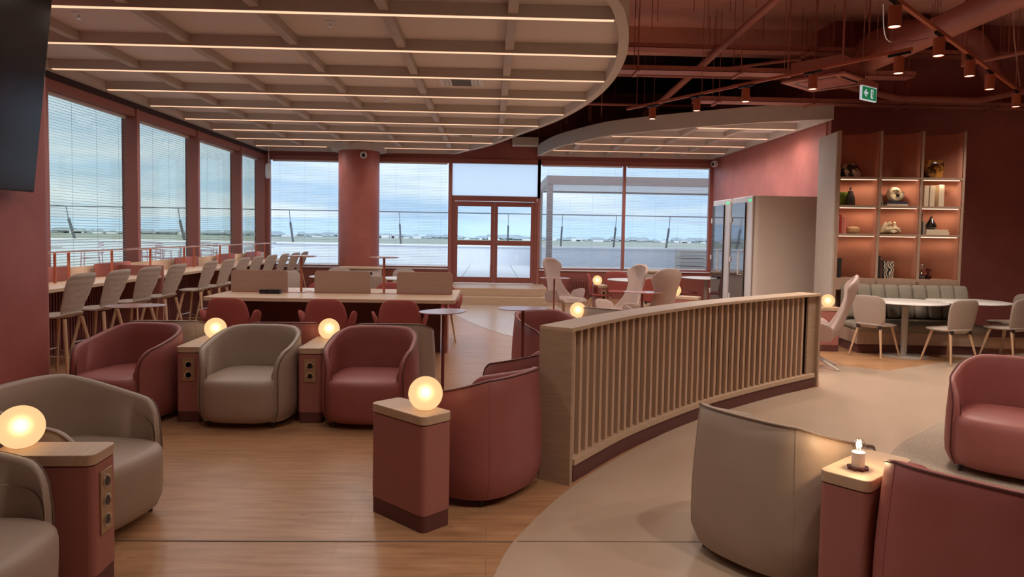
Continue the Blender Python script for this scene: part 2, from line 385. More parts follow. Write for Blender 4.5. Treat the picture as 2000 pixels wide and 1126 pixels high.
for a0, a1 in [(6.0, 6.83), (6.83, 9.15), (9.15, 11.47), (11.47, 13.79), (13.79, 16.11), (16.11, 17.75)]:
    window(wn, 'Y', a0, a1, .8, 3.3, 'glass_left'); wn += 1
for a0, a1 in [(-5.42, -3.1), (-3.1, -.98), (1.22, 3.34), (3.34, 5.5)]:
    window(wn, 'X', a0, a1, .71, 3.3, 'glass_back'); wn += 1
w = window(wn, 'X', -.98, 1.22, 2.47, 3.3, 'film'); wn += 1
struct(MB().box(XL - .05, YB - .05, .7, XL + .10, YB + .06, 3.42).box(-1.04, YB - .06, .3, -.96, YB + .08, 3.42).box(1.151, YB - .04, .3, 1.22, YB + .08, 3.42).build('trim_3', 'frame_red'))
# terrace door
dr = bpy.data.objects.new('door_1', None); COL.objects.link(dr); struct(dr)
MB().box(-.96, YB - .03, 2.38, 1.14, YB + .08, 2.47).box(-.96, YB - .03, .35, -.9, YB + .08, 2.38).box(1.08, YB - .03, .35, 1.15, YB + .08, 2.38).build('door_frame', 'door_red', dr, bevel=.004)
for x0, x1, hx in ((-.906, .0945, .04), (.0855, 1.086, .14)):
    d = MB().box(x0 + .005, YB - .02, .36, x0 + .09, YB + .04, 2.37).box(x1 - .09, YB - .02, .36, x1 - .005, YB + .04, 2.37).box(x0 + .09, YB - .02, .36, x1 - .09, YB + .04, .50)
    d.box(x0 + .09, YB - .02, 2.25, x1 - .09, YB + .04, 2.37).box(x0 + .09, YB - .02, 1.29, x1 - .09, YB + .04, 1.41).build('door_leaf', 'door_red', dr, bevel=.004)
    MB().box(x0 + .09, YB + .005, .50, x1 - .09, YB + .015, 2.25).build('pane', 'glass_back', dr)
MB().tube([(.13, YB - .03, 1.36), (.13, YB - .08, 1.36), (.20, YB - .08, 1.36)], .01).build('door_handle', 'chrome', dr)
MB().box(.75, YB - .06, 2.33, 1.02, YB - .03, 2.37).build('door_closer', 'chrome', dr)

# blinds
def blind(axis, a0, a1, z0, z1, label):
    t = thing('venetian_blind', label, 'blind', (0, 0, 0), 0, None)
    s = MB(); z = z0 + .05; tl = radians(-9); hw = .017
    while z < z1 - .05:
        dy, dz = hw * cos(tl), hw * sin(tl)
        if axis == 'Y': s.add([(XL - .18 - dy, a0, z - dz), (XL - .18 - dy, a1, z - dz), (XL - .18 + dy, a1, z + dz), (XL - .18 + dy, a0, z + dz)], [(0, 1, 2, 3)])
        else: s.add([(a0, YB + .0 + dy, z - dz), (a1, YB + .0 + dy, z - dz), (a1, YB + .0 - dy, z + dz), (a0, YB + .0 - dy, z + dz)], [(0, 1, 2, 3)])
        z += .038
    o = s.build('slats', 'slat', t, flat=True, mods=[solidify(.0012)])
    h = MB(); c = MB()
    n = 4
    for i in range(n):
        a = a0 + (a1 - a0) * (.08 + .84 * i / (n - 1))
        if axis == 'Y': c.box(XL - .182, a - .001, z0 + .03, XL - .18, a + .001, z1)
        else: c.box(a - .001, YB - .001, z0 + .03, a + .001, YB + .001, z1)
    if axis == 'Y': h.box(XL - .20, a0, z1 - .04, XL - .15, a1, z1); r = MB().box(XL - .195, a0, z0 + .015, XL - .165, a1, z0 + .03)
    else: h.box(a0, YB - .018, z1 - .04, a1, YB + .018, z1); r = MB().box(a0, YB - .016, z0 + .015, a1, YB + .016, z0 + .03)
    h.build('headrail', 'white', t); c.build('cord', 'slat', t); r.build('bottom_rail', 'white', t)
bl = ['nearest the dark screen', 'behind the first bar stools', 'behind the middle bar stools', 'behind the far bar stools', 'nearest the room corner']
for i, (a0, a1) in enumerate([(6.85, 9.03), (9.17, 11.35), (11.49, 13.67), (13.81, 15.99), (16.13, 17.6)]):
    blind('Y', a0, a1, .86, 3.3, 'white venetian blind in the left window wall, ' + bl[i])
for (a0, a1), t_ in zip([(-5.34, -3.2), (-3.05, -1.08), (1.25, 3.24), (3.37, 5.4)], ['between the room corner and the round column', 'between the round column and the glass door', 'in the window just right of the glass door', 'in the far window next to the red partition wall']):
    blind('X', a0, a1, .75, 3.3, 'white venetian blind ' + t_)

# round column
t = thing('round_column', 'thick round terracotta column with pale collar at the ceiling', 'column', (-3.12, 17.12, 0))
MB().lathe([(.475, 0), (.475, 3.62)], n=64).build('shaft', 'plaster_red', t)
MB().lathe([(.48, 3.455), (.64, 3.455), (.64, 3.61), (.48, 3.61)], n=64).build('collar', 'raft', t)

def strip_lights(parent, x0, x1, y, z, n, w):
    for i in range(n):
        ld = bpy.data.lights.new('strip_light', 'SPOT'); ld.energy = w; ld.color = (1, .92, .86); ld.spot_size = radians(172); ld.spot_blend = .6; ld.shadow_soft_size = .12
        lo = bpy.data.objects.new('strip_light', ld); COL.objects.link(lo); lo.parent = parent; lo.location = (x0 + (x1 - x0) * (i + .5) / n, y + .035, z)
# ================================================================== CEILING RAFTS
RR = [(2.0, -1.6), (3.6, -.55), (4.4, .05), (5.2, .60), (5.93, 1.01), (6.4, 1.17), (7.06, 1.32), (7.87, 1.44), (8.9, 1.5), (9.95, 1.47), (11.12, 1.33), (12.44, 1.05), (13.91, .58), (15.78, -.01), (17.0, -.58), (17.66, -.88)]
RZ = 3.5
t = thing('ceiling_raft', 'large greige coffered ceiling raft with curved edge and glowing linear strips', 'ceiling raft')
edge = catmull([(-5.4, -.9), (-4.2, -.2), (-2.8, .75)] + [(x, y) for y, x in RR], 6)
inner = offset2(edge, .10)
MB().prism([(-5.39, -.9)] + offset2(edge, .05)[1:] + [(-5.39, 17.7)], RZ + .12, RZ + .18).build('panel', 'raft_panel', t)
fa = MB(); curtain(fa, edge, RZ, RZ + .26, .10); fa.box(-5.5, -.95, RZ, -5.4, 17.7, RZ + .26).box(-5.4, 17.62, RZ, -.9, 17.7, RZ + .26)
fa.build('fascia', 'raft', t)
fb = MB(); curtain(fb, [(-5.4, -.9), (-5.4, 17.62)], 0, 0, .001)
inn = sorted([(p[1], p[0]) for p in inner if p[1] > 1.0])
BY = [6.47 + 1.272 * i for i in range(-3, 9)]
for Y in BY:
    xr = interp(inn, Y) - .0
    if Y > 17.3: continue
    b = MB().box(-5.4, Y, RZ + .004, xr, Y + .07, RZ + .12).build('beam', 'raft', t)
    segs = [(-5.38, xr - .01)]
    if Y > 16.4: segs = [(-5.38, -3.12 - .66), (-3.12 + .66, xr - .01)]
    m_ = MB()
    for s0, s1 in segs: m_.box(s0, Y + .012, RZ - .004, s1, Y + .052, RZ + .004)
    m_.build('led_strip', 'led', b); strip_lights(b, -5.3, xr, Y, RZ - .03, max(1, int((xr + 5.4) / 2)), STRIP_W)
for X in [-4.36, -3.23, -2.10, -.97, .17]:
    c = MB()
    for Y in BY[:-1]:
        if X < interp(inn, Y) - .05 and X < interp(inn, Y + 1.27) + .2: c.box(X - .045, Y + .07, RZ + .03, X + .045, min(Y + 1.272, 17.6), RZ + .12)
    if c.v: c.build('cross_beam', 'oak_grey', t)
# second raft over the far right corner
t = thing('ceiling_raft', 'smaller greige ceiling raft with curved edge beside the red partition wall', 'ceiling raft')
e2 = catmull([(1.12, 17.7), (1.2, 17.1), (1.41, 15.9), (1.77, 14.85), (2.2, 13.9), (2.82, 13.2), (3.57, 12.55), (4.29, 12.0), (5.0, 11.62), (5.46, 11.42)], 6)
i2 = offset2(e2, .08)
fa = MB(); curtain(fa, e2, RZ, RZ + .27, .08); fa.box(5.38, 11.5, RZ, 5.48, 17.7, RZ + .27).box(1.2, 17.62, RZ, 5.4, 17.7, RZ + .27); fa.build('fascia', 'raft', t)
MB().prism(offset2(e2, .04) + [(5.47, 17.69)], RZ + .12, RZ + .18).build('panel', 'raft_panel', t)
tab2 = sorted([(p[1], p[0]) for p in i2])
for Y in [12.62, 13.89, 15.16, 16.43]:
    xl = interp(tab2, Y)
    b = MB().box(xl, Y, RZ + .004, 5.38, Y + .07, RZ + .12).build('beam', 'raft', t)
    MB().box(xl + .02, Y + .012, RZ - .004, 5.36, Y + .052, RZ + .004).build('led_strip', 'led', b); strip_lights(b, xl, 5.36, Y, RZ - .03, 2, STRIP_W * 1.8)
for X in [1.9, 2.8, 3.7, 4.55]:
    c = MB()
    for Y in [12.62, 13.89, 15.16, 16.43]:
        if X > interp(tab2, Y): c.box(X - .045, Y + .07, RZ + .03, X + .045, Y + 1.27 if Y < 16 else 17.62, RZ + .12)
    if c.v: c.build('cross_beam', 'oak_grey', t)
# air diffusers, sprinklers, cameras
def mk_diff():
    t = thing('air_diffuser', '', '')
    MB().box(-.30, -.30, -.02, .30, .30, 0).build('frame', 'white', t, bevel=.004)
    MB().box(-.13, -.26, -.024, .13, .26, -.0201).build('grille', 'steel_dark', t)
    s = MB()
    for i in range(13): s.box(-.13, -.25 + i * .04, -.03, .13, -.245 + i * .04, -.0241)
    for sx in (-1, 1):
        for i in range(2): s.box(sx * (.17 + i * .05) - .008, -.26, -.026, sx * (.17 + i * .05) + .008, .26, -.0201)
    s.build('vane', 'slat', t); return t
place('diff', mk_diff, (-.42, 9.72, RZ + .119), 0, 'square white air diffuser in the near part of the coffered ceiling', 'vent')
place('diff', mk_diff, (-.54, 14.85, RZ + .119), 0, 'square white air diffuser deep in the coffered ceiling near the column', 'vent')
def mk_spr():
    t = thing('sprinkler', '', '')
    MB().lathe([(.055, 0), (.05, -.01), (.012, -.012)], n=20).build('rosette', 'white', t)
    m = MB().lathe([(.008, -.012), (.008, -.03), (.004, -.045), (.02, -.05), (.02, -.053)], n=14); m.build('nozzle', 'chrome', t); return t
for i, (x, y, s) in enumerate([(-3.97, 7.1, 'nearest the dark screen'), (-1.59, 7.16, 'in the front row of coffers, right of the one by the screen'), (-4.01, 10.9, 'left of the air diffuser, towards the window wall'),
                               (-1.63, 11.1, 'just behind and left of the near air diffuser'), (-4.06, 13.6, 'far back near the window wall'), (-1.61, 13.7, 'far back in the middle of the coffered ceiling')]):
    place('spr', mk_spr, (x, y, RZ + .12), 0, 'small ceiling sprinkler ' + s, 'sprinkler')
def mk_cam():
    t = thing('security_camera', '', '')
    MB().lathe([(.04, 0), (.08, .03), (.08, .08), (.06, .13), (.0, .15)], n=24).build('housing', 'white', t)
    MB().lathe([(.045, .135), (.035, .15), (.0, .158)], n=20).build('lens', 'black', t)
    for c in t.children: c.rotation_euler.x = radians(100)
    return t
place('cam', mk_cam, (-2.94, 16.67, 3.34), 0.15, 'small white dome camera on the round column', 'camera')
place('cam', mk_cam, (5.44, 17.3, 3.36), -1.0, 'small white camera at the top of the red partition wall', 'camera')
t = thing('wireless_antenna', 'white wireless unit on a thin pole in the window corner', 'antenna', (-5.30, 17.3, 2.7))
MB().pillow(.065, .18, .03, lambda a, b, c: (a, c, b + .28), n=5).build('unit', 'white', t)
MB().tube([(0, .04, .2), (0, .04, .92)], .012).build('pole', 'white', t)
t = thing('wall_box', 'pale grey box high on the dark wall left of the second raft', 'box', (.85, 17.5, 3.72))
MB().box(-.35, -.1, 0, .28, .25, .2).build('casing', 'white_warm', t, bevel=.01)

# ================================================================== RED SERVICES UNDER THE SLAB
def span(name, label, cat, mb, mat='pipe_red', **k): return tag(mb.build(name, mat, **k), label, cat)
span('air_duct', 'big round red air duct running along the ceiling at right', 'duct', MB().tube([(5.2, 4.2, 4.05), (5.2, 11.2, 4.05)], .15, 20))
t = thing('cassette_air_conditioner', 'red square ceiling cassette air conditioner hung from rods', 'air conditioner', (4.67, 10.0, 3.75), radians(-51))
MB().box(-.45, -.45, 0, .45, .45, .03).build('grille_frame', 'pipe_red', t, bevel=.005)
MB().box(-.36, -.36, .03, .36, .36, .28).build('casing', 'pipe_red', t, bevel=.005)
MB().box(-.24, -.24, -.004, .24, .24, 0).build('grille', 'plaster_dark', t)
s = MB()
for a in range(4):
    s.box(-.28, .30, -.003, .28, .35, -.0005, xf=lambda x, y, z, a=a: (x * cos(a * pi / 2) - y * sin(a * pi / 2), x * sin(a * pi / 2) + y * cos(a * pi / 2), z))
s.build('slot', 'black', t)
s = MB()
for x in (-.38, .38):
    for y in (-.38, .38): MB().tube([(x, y, .1), (x, y, 1.345)], .012, 6).build('rod', 'pipe_red', t)
# pipes running across
def xpipe(x0, x1, y, z, r, label): span('service_pipe', label, 'pipe', MB().tube([(x0, y, z), (x1, y, z)], r, 10))
xpipe(1.9, 12, 8.3, 4.75, .04, 'long red pipe across the ceiling, closest to the slab')
xpipe(1.9, 9, 9.2, 4.72, .025, 'thin red pipe across the ceiling behind the closest one')
xpipe(1.6, 6.2, 12.0, 4.25, .03, 'thin red pipe crossing in front of the dark upper void')
xpipe(1.4, 5.6, 13.6, 4.05, .025, 'lowest far red pipe above the smaller raft')
span('service_pipe', 'slanting red drain pipe descending from the slab towards the smaller raft', 'pipe', MB().tube([(3.95, 7.4, 4.9), (3.69, 9.47, 4.7), (3.43, 11.59, 4.4), (3.09, 13.05, 4.05), (2.95, 13.9, 3.92)], .055, 12))
span('service_pipe', 'bent red pipe branching from the slanting drain pipe', 'pipe', MB().tube(catmull([(3.38, 11.9, 4.32), (3.8, 11.9, 4.36), (4.7, 11.5, 4.42), (4.9, 11.45, 4.4), (4.92, 11.4, 4.2)], 4), .025, 8))
span('service_pipe', 'red pipe bent in a shallow loop along the right wall', 'pipe', MB().tube([(5.3, 11.3, 4.05), (5.9, 11.2, 3.9), (6.3, 11.1, 3.78), (7.6, 11.1, 3.78), (8.3, 11.2, 3.95), (11, 11.3, 3.98)], .05, 10))
span('service_pipe', 'red pipe dropping from the slab and turning right below the duct', 'pipe', MB().tube([(6.35, 9.6, 5.08), (6.2, 9.4, 3.9), (7.0, 9.0, 4.05), (9.5, 8.2, 4.35)], .035, 10))
def tray(x0, x1, y, z, label):
    t = thing('cable_tray', label, 'cable tray', (0, 0, 0))
    MB().box(x0, y - .15, z, x1, y + .15, z + .008).box(x0, y - .15, z, x1, y - .142, z + .07).box(x0, y + .142, z, x1, y + .15, z + .07).build('tray', 'pipe_red', t)
    m = MB(); x = x0 + .08
    while x < x1 - .1: m.box(x, y - .1515, z + .025, x + .05, y - .1502, z + .045); x += .14
    m.build('slot', 'plaster_dark', t)
    r = MB(); b = MB(); x = x0 + .35
    while x < x1:
        for yy in (y - .17, y + .17): MB().tube([(x, yy, z - .03), (x, yy, 5.1)], .006, 5).build('rod', 'pipe_red', t)
        MB().box(x - .02, y - .2, z - .03, x + .02, y + .2, z - .002).build('bracket', 'pipe_red', t); x += 1.5
tray(1.75, 6.2, 10.6, 3.98, 'slotted red cable tray, the lower one in front of the dark void')
tray(1.6, 8.5, 11.35, 4.5, 'slotted red cable tray high up against the downstand beam')
tray(3.2, 13.0, 11.42, 3.72, 'slotted red cable tray running along the top of the right wall')
m = MB()
for i in range(46):
    x = random.uniform(1.6, 9); y = random.uniform(6.5, 12); m.tube([(x, y, random.uniform(4.2, 4.7)), (x, y, 5.1)], .006, 5)
for i in range(30):
    x = random.uniform(.2, 5.2); y = random.uniform(12.9, 17.0)
    m.tube([(x, y, 3.78), (x, y, 5.1)], .004, 5)
tag(m.build('hanger_rods', 'pipe_red'), 'thin red threaded hanger rods dropping from the slab', 'rod', kind='stuff')
span('flexible_duct', 'fat dark red duct curving behind the cassette unit', 'duct', MB().tube(catmull([(5.9, 11.3, 4.1), (5.85, 11.2, 4.6), (6.6, 11.1, 4.85), (7.5, 11.2, 4.75), (7.9, 11.3, 4.2)], 6), .16, 16), 'plaster_dark')
span('square_duct', 'broad flat-bottomed red duct at the top right', 'duct', MB().box(7.4, 5.2, 4.3, 9.6, 8.2, 4.8), bevel=.01)
span('cable_loop', 'grey cable hanging in a loop beneath the near spotlight', 'cable', MB().tube(catmull([(3.25, 6.0, 3.55), (3.4, 6.2, 3.32), (3.7, 6.4, 3.36), (4.25, 7.0, 3.56)], 6), .006, 6), 'chrome')
span('hanging_cable', 'grey cable hanging straight down at the right picture edge', 'cable', MB().tube([(6.66, 9.2, 5.1), (6.64, 9.1, 4.2), (6.68, 9.0, 3.55)], .008, 6), 'chrome')
# spot tracks
def mk_spot():
    t = thing('track_spotlight', '', '')
    MB().box(-.12, -.014, .19, .12, .014, .215).build('adapter', 'black', t)
    MB().tube([(0, 0, .17), (0, 0, .2)], .012, 10).build('joint', 'black', t)
    MB().lathe([(.0, .17), (.052, .17), (.052, 0), (.046, 0), (.046, .01)], n=28).build('housing', 'track_red', t)
    MB().lathe([(.0, .009), (.045, .009), (.045, .006), (.0, .006)], n=24).build('lens', 'spot_face', t)
    ld = bpy.data.lights.new('spot', 'SPOT'); ld.energy = SPOT_W; ld.color = (1, .86, .73); ld.spot_size = radians(140); ld.spot_blend = .9; ld.shadow_soft_size = .04
    lo = bpy.data.objects.new('spot_light', ld); COL.objects.link(lo); lo.parent = t; lo.location = (0, 0, -.01); return t
def track(p0, p1, n_lab, label, spots):
    t = thing('lighting_track', label, 'track', (0, 0, 0)); MB().bar(p0, p1, .035, .035).build('rail', 'track_red', t)
    r = MB(); p0 = Vector(p0); p1 = Vector(p1)
    for f in (.05, .35, .65, .95): q = p0.lerp(p1, f); MB().tube([tuple(q), (q.x, q.y, 5.1)], .005, 5).build('rod', 'pipe_red', t)
    az = atan2(p1.y - p0.y, p1.x - p0.x)
    for f, l in spots:
        q = p0.lerp(p1, f); place('spot', mk_spot, (q.x, q.y, q.z - .232), az, l, 'spotlight', 'red track spotlights')
track((2.15, 11.51, 3.60), (4.42, 7.55, 3.60), 5, 'orange-red spotlight track running back above the smaller raft',
      [(.13, 'red spotlight farthest back, at the left end of its track'), (.33, 'second red spotlight from the left end of the far track'), (.52, 'third red spotlight from the left on the far track'), (.74, 'fourth red spotlight, just left of the cassette unit grille'), (.97, 'red spotlight right of the exit sign wires on the far track')])
track((2.6, 5.3, 3.60), (7.1, 9.55, 3.60), 5, 'orange-red spotlight track slanting down at the top right corner',
      [(.17, 'largest red spotlight, nearest the camera at the top right'), (.38, 'second red spotlight down the near track, by the grey cable'), (.57, 'third red spotlight down the near track'), (.72, 'fourth red spotlight down the near track'), (.96, 'last red spotlight of the near track at the right edge')])
# added tracks out of view, their spots fill the front and right seats
track((.2, 2.3, 3.60), (4.6, 2.3, 3.60), 3, 'added unseen spotlight track over the front seats', [(.08, 'added red fill spotlight over the front path'), (.38, 'added red fill spotlight over the front right path'), (.68, 'added red fill spotlight over the front right seats'), (.95, 'added red fill spotlight over the right carpet edge')])
track((3.2, 3.2, 3.60), (8.5, 4.2, 3.60), 2, 'added unseen spotlight track over the right seats', [(.1, 'added red fill spotlight over the right armchairs'), (.6, 'added red fill spotlight over the right carpet')])

track((7.6, 3.6, 3.60), (11.5, 8.6, 3.60), 3, 'added unseen spotlight track over the far right tables', [(.15, 'added red fill spotlight over the right hand carpet'), (.5, 'added red fill spotlight over the far right tables'), (.9, 'added red fill spotlight close to the right wall')])
# exit sign
t = thing('exit_sign', 'green emergency exit sign with white arrow and doorway hanging on wires', 'sign', (4.60, 8.75, 3.28), radians(33))
MB().box(-.17, -.014, .0, .17, .014, .17).build('panel', 'exit_white', t, bevel=.002)
MB().box(-.16, -.016, .01, .16, -.0141, .16).build('green_face', 'exit_green', t)
MB().box(-.18, -.03, .17, .18, .03, .23).build('housing', 'pipe_red', t, bevel=.004)
a = MB(); a.add([(-.13, -.018, .085), (-.075, -.018, .135), (-.06, -.018, .115), (-.085, -.018, .098), (-.035, -.018, .098), (-.035, -.018, .072), (-.085, -.018, .072), (-.06, -.018, .055), (-.075, -.018, .035)], [(0, 1, 2, 3), (3, 4, 5, 6), (0, 3, 6), (0, 6, 7, 8)]); a.build('arrow', 'exit_white', t, flat=True)
a = MB(); a.box(.03, -.0175, .03, .085, -.0162, .14); a.build('doorway', 'exit_white', t)
a = MB(); a.lathe([(0, 0), (.009, 0), (.009, .002), (0, .002)], (0, 0, 0), 12); a.v = [(x + .062, -.0182 - z * .2, y + .125) for x, y, z in a.v]
a.box(.052, -.0186, .085, .07, -.0177, .113).box(.04, -.0186, .095, .055, -.0177, .103).box(.058, -.0186, .04, .068, -.0177, .088).box(.068, -.0186, .055, .08, -.0177, .08); a.build('running_figure', 'exit_green', t)
MB().tube([(-.15, 0, .2), (-.15, 0, 1.82)], .003, 5).tube([(.15, 0, .2), (.15, 0, 1.82)], .003, 5).build('wire', 'chrome', t)

# wall mounted screen
t = thing('television', 'large switched-off black screen tilted forward on the left wall', 'television', (-3.42, 3.9, 1.83))
xf = lambda x, y, z: (x * cos(.11) + z * sin(.11), y, z * cos(.11) - x * sin(.11))
MB().box(-.045, -1.6, 0, -.001, 1.60, 1.62, xf).build('casing', 'black', t, bevel=.006)
MB().box(0, -1.585, .015, .002, 1.585, 1.605, xf).build('display', 'screen_black', t)
MB().box(-.125, -.3, .6, -.02, .3, 1.1).build('bracket', 'black', t)

# ================================================================== TUB ARMCHAIRS
def make_armchair(lea, pip):
    t = thing('tub_armchair', '', '')
    HW, HD, N = .388, .368, 3.0
    def outl(th, hw=HW, hd=HD, n=N):
        c_, s_ = cos(th), sin(th)
        if n == N: n = 2.85 if s_ > 0 else 3.4
        return (abs(c_) ** (2 / n) * hw * (1 if c_ >= 0 else -1), abs(s_) ** (2 / n) * hd * (1 if s_ >= 0 else -1))
    # shell path: front right corner, round the back, front left corner
    th0, th1, K = radians(-46), radians(226), 60
    ths = [th0 + (th1 - th0) * i / K for i in range(K + 1)]
    yf = outl(th0)[1]
    def hgt(x, y):
        h = .757 - .018 * abs(x / HW) ** 3 - (.145 * (.30 - y) / (.30 - yf) if y < .30 else 0)
        d = y - yf
        if abs(x) > .2 and d < .11 and y < 0: h -= .15 * (1 - sqrt(max(0, 1 - (1 - d / .11) ** 2)))
        return h
    def sc(z):
        if z < .16: return .90 + .10 * sin(pi / 2 * (z - .05) / .11)
        return 1.0 - .075 * max(0, (z - .28) / .47) ** 1.5
    rows = []; rim = []; T = .042
    for th in ths:
        x0, y0 = outl(th); h = hgt(x0, y0); r = []
        for i in range(9):
            z = .05 + (h - .05 - .012) * i / 8; s = sc(z); r.append((x0 * s, y0 * s if y0 > 0 else y0 * (1 - (1 - s) * .4), z))
        s = sc(h); ox, oy = r[-1][0], r[-1][1]
        l = sqrt(ox * ox + oy * oy); nx, ny = (x0 / HW ** 2), (y0 / HD ** 2)
        nx, ny = (abs(x0 / HW)) ** ((1.85 if y0 > 0 else 2.4)) * (1 if x0 > 0 else -1) / HW, (abs(y0 / HD)) ** ((1.85 if y0 > 0 else 2.4)) * (1 if y0 > 0 else -1) / HD
        if y0 < 0: ny *= .15
        l = sqrt(nx * nx + ny * ny); nx /= l; ny /= l
        rim.append((ox, oy, h - .006))
        r.append((ox - nx * T * .25, oy - ny * T * .25, h)); r.append((ox - nx * T * .75, oy - ny * T * .75, h - .004))
        for z, k in ((h - .02, 1.0), (h - .12, 1.12), (h * .5 + .2, 1.25), (.30, 1.35), (.2, 1.35)):
            z = min(z, h - .02); s = sc(z); by = y0 * s if y0 > 0 else y0 * (1 - (1 - s) * .4)
            r.append((x0 * s - nx * T * k, by - ny * T * k, z))
        r.append((x0 * .9 - nx * T * 1.35, y0 * .93 - ny * T * 1.35, .05))
        rows.append(r)
    m = MB(); m.grid(rows, closev=True); n = len(rows[0]); m.f.append(tuple(range(n))); m.f.append(tuple(len(m.v) - 1 - i for i in range(n)))
    m.build('shell', lea, t, angle=60)
    # outer welt along rim and down the front edges, back seams
    fr = [(rows[0][i][0] * 1.002, rows[0][i][1] - .002, rows[0][i][2]) for i in range(9)]; fl = [(p[0], p[1], p[2]) for p in [(rows[-1][i][0] * 1.002, rows[-1][i][1] - .002, rows[-1][i][2]) for i in range(9)]]
    w = MB().tube(fr + rim + fl[::-1], .0048, 6); w.build('piping', pip, t)
    for a in (50, 130):
        k = min(range(len(ths)), key=lambda i: abs(ths[i] - radians(a))); MB().tube([(p[0] * 1.0005, p[1] * 1.0005, p[2]) for p in rows[k][:9]], .0018, 5).build('seam', lea, t)
    # seat block
    prof = [(.05, .86), (.07, .93), (.12, .975), (.2, .99), (.28, 1.0), (.335, 1.0), (.367, .985), (.387, .95), (.398, .88), (.405, .70), (.408, .35)]
    rows = []
    for z, s in prof:
        row = []
        for k in range(56):
            th = 2 * pi * k / 56; x, y = outl(th, .328, .340, 4.2)
            y = y * s - .035 + (0 if y > 0 else -.03 * (1 - (x / .328) ** 2) * (s ** 3)); row.append((x * (s if z > .3 or z < .1 else 1) * .995, y, z))
        rows.append(row)
    m = MB().grid(rows, closev=True); o = 0
    m.f.append(tuple(range(55, -1, -1))); m.f.append(tuple((len(prof) - 1) * 56 + i for i in range(56)))
    m.build('seat', lea, t, angle=70)
    for sx in (-1, 1):
        for sy in (-1, 1): MB().tube([(sx * .25, sy * .24 - .02, .055), (sx * .26, sy * .25 - .02, 0)], .017, 10, r1=.011).build('leg', 'dark_leg', t)
    return t
def chair(kind, x, y, rz, label, group=None):
    mk = (lambda: make_armchair('leather_red', 'piping_red')) if kind == 'r' else (lambda: make_armchair('leather_taupe', 'piping_taupe'))
    return place('arm' + kind, mk, (x, y, 0), radians(rz), label, 'armchair', group)
# rz = 0 faces the camera (-Y); +90 faces +X
chair('t', -2.19, 3.79, 80, 'taupe leather tub armchair facing right behind the near left globe lamp')
chair('t', -2.07, 2.62, 92, 'taupe leather tub armchair cropped by the bottom left corner')
chair('r', -2.98, 6.02, -13, 'red leather tub armchair at the left end of the row facing the viewer')
chair('t', -1.965, 6.0, -3, 'taupe leather tub armchair between two red ones in the row facing the viewer')
chair('r', -.975, 6.0, -3, 'red leather tub armchair at the right end of the row facing the viewer')
chair('t', -2.95, 6.82, 184, 'taupe leather tub armchair, its back showing behind the leftmost red armchair of the row')
chair('r', -1.86, 6.80, 182, 'red leather tub armchair seen from behind, back to back with the middle taupe one')
chair('t', -.90, 6.80, 180, 'taupe leather tub armchair back to back with the red one left of the side table')
chair('r', -.07, 4.42, -125, 'red leather tub armchair seen from behind beside the front centre globe lamp')
chair('r', .38, 5.48, -125, 'red leather tub armchair between the front one and the end of the slatted divider')
chair('r', .66, 7.55, 30, 'red leather tub armchair partly hidden behind the divider and a round side table')
chair('t', 1.45, 8.35, 150, 'taupe leather tub armchair behind the divider, only its rim visible by the small globe lamp')
chair('t', 1.45, 3.46, 123, 'taupe leather tub armchair seen from behind at the front right beside the bulb lamp')
chair('r', 1.93, 2.60, 130, 'red leather tub armchair cropped by the bottom right corner')
chair('r', 3.63, 4.78, -45, 'red leather tub armchair facing left at the right edge of the picture')

# ================================================================== CONSOLES WITH LAMPS
def rrect(w, d, r, n=6):
    pts = []
    for cx, cy, a0 in ((w / 2 - r, d / 2 - r, 0), (-w / 2 + r, d / 2 - r, 90), (-w / 2 + r, -d / 2 + r, 180), (w / 2 - r, -d / 2 + r, 270)):
        pts += [(cx + r * cos(radians(a0 + 90 * i / n)), cy + r * sin(radians(a0 + 90 * i / n))) for i in range(n + 1)]
    return pts
def make_console(w, d, n_sock):
    """front end (-Y) carries the socket plate"""
    def f():
        t = thing('side_console', '', '')
        MB().prism(rrect(w, d, .03), .09, .568).build('body', 'laminate_red', t, angle=50)
        MB().prism(rrect(w - .004, d - .004, .03), 0, .09).build('plinth', 'plinth', t, angle=50)
        MB().prism(rrect(w - .006, d - .006, .03), .568, .573).build('shadow_gap', 'plinth', t, angle=50)
        MB().prism(rrect(w + .006, d + .006, .035), .573, .62).build('top', 'oak', t, angle=50, bevel=.003)
        if n_sock:
            h = .085 * n_sock + .02
            p = MB().box(-.05, -d / 2 - .008, .53 - h, .05, -d / 2, .53).build('outlet_plate', 'brass_plate', t, bevel=.002)
            for i in range(n_sock):
                z = .53 - .0525 - i * .085; m = MB(); m.lathe([(.0, 0), (.022, 0), (.027, .003), (.030, .003), (.030, 0)], n=24); m.v = [(x, -d / 2 - .009 - zz, y + z) for x, y, zz in m.v]; m.build('socket_ring', 'chrome', p)
                m = MB(); m.lathe([(.0, .001), (.021, .001)], n=20); m.v = [(x, -d / 2 - .009 - zz, y + z) for x, y, zz in m.v]; m.build('socket', 'socket', p)
        return t
    return f
def console(key, w, d, n, x, y, rz, label): return place(key, make_console(w, d, n), (x, y, 0), radians(rz), label, 'side table')
console('c3', .20, .44, 3, -1.885, 3.12, 92, 'red side console with oak top and three sockets beside the near left armchairs')
console('cl', .20, .98, 2, -2.46, 6.36, 2, 'red side console between the left red and the taupe armchair of the row')
console('cl', .20, .98, 2, -1.46, 6.36, 0, 'red side console between the taupe and the right red armchair of the row')
console('c0', .20, .46, 0, -.425, 3.925, 45, 'red side console with oak top standing alone at the front centre')
console('c3', .20, .44, 3, 1.05, 8.25, 40, 'red side console behind the slatted divider, mostly hidden')
console('c0', .20, .46, 0, 1.63, 2.98, -50, 'red side console carrying the bare bulb lamp at the front right')
console('c3', .20, .44, 3, 2.16, 13.9, 8, 'small far red side console with sockets right of the high-back lounge chair')
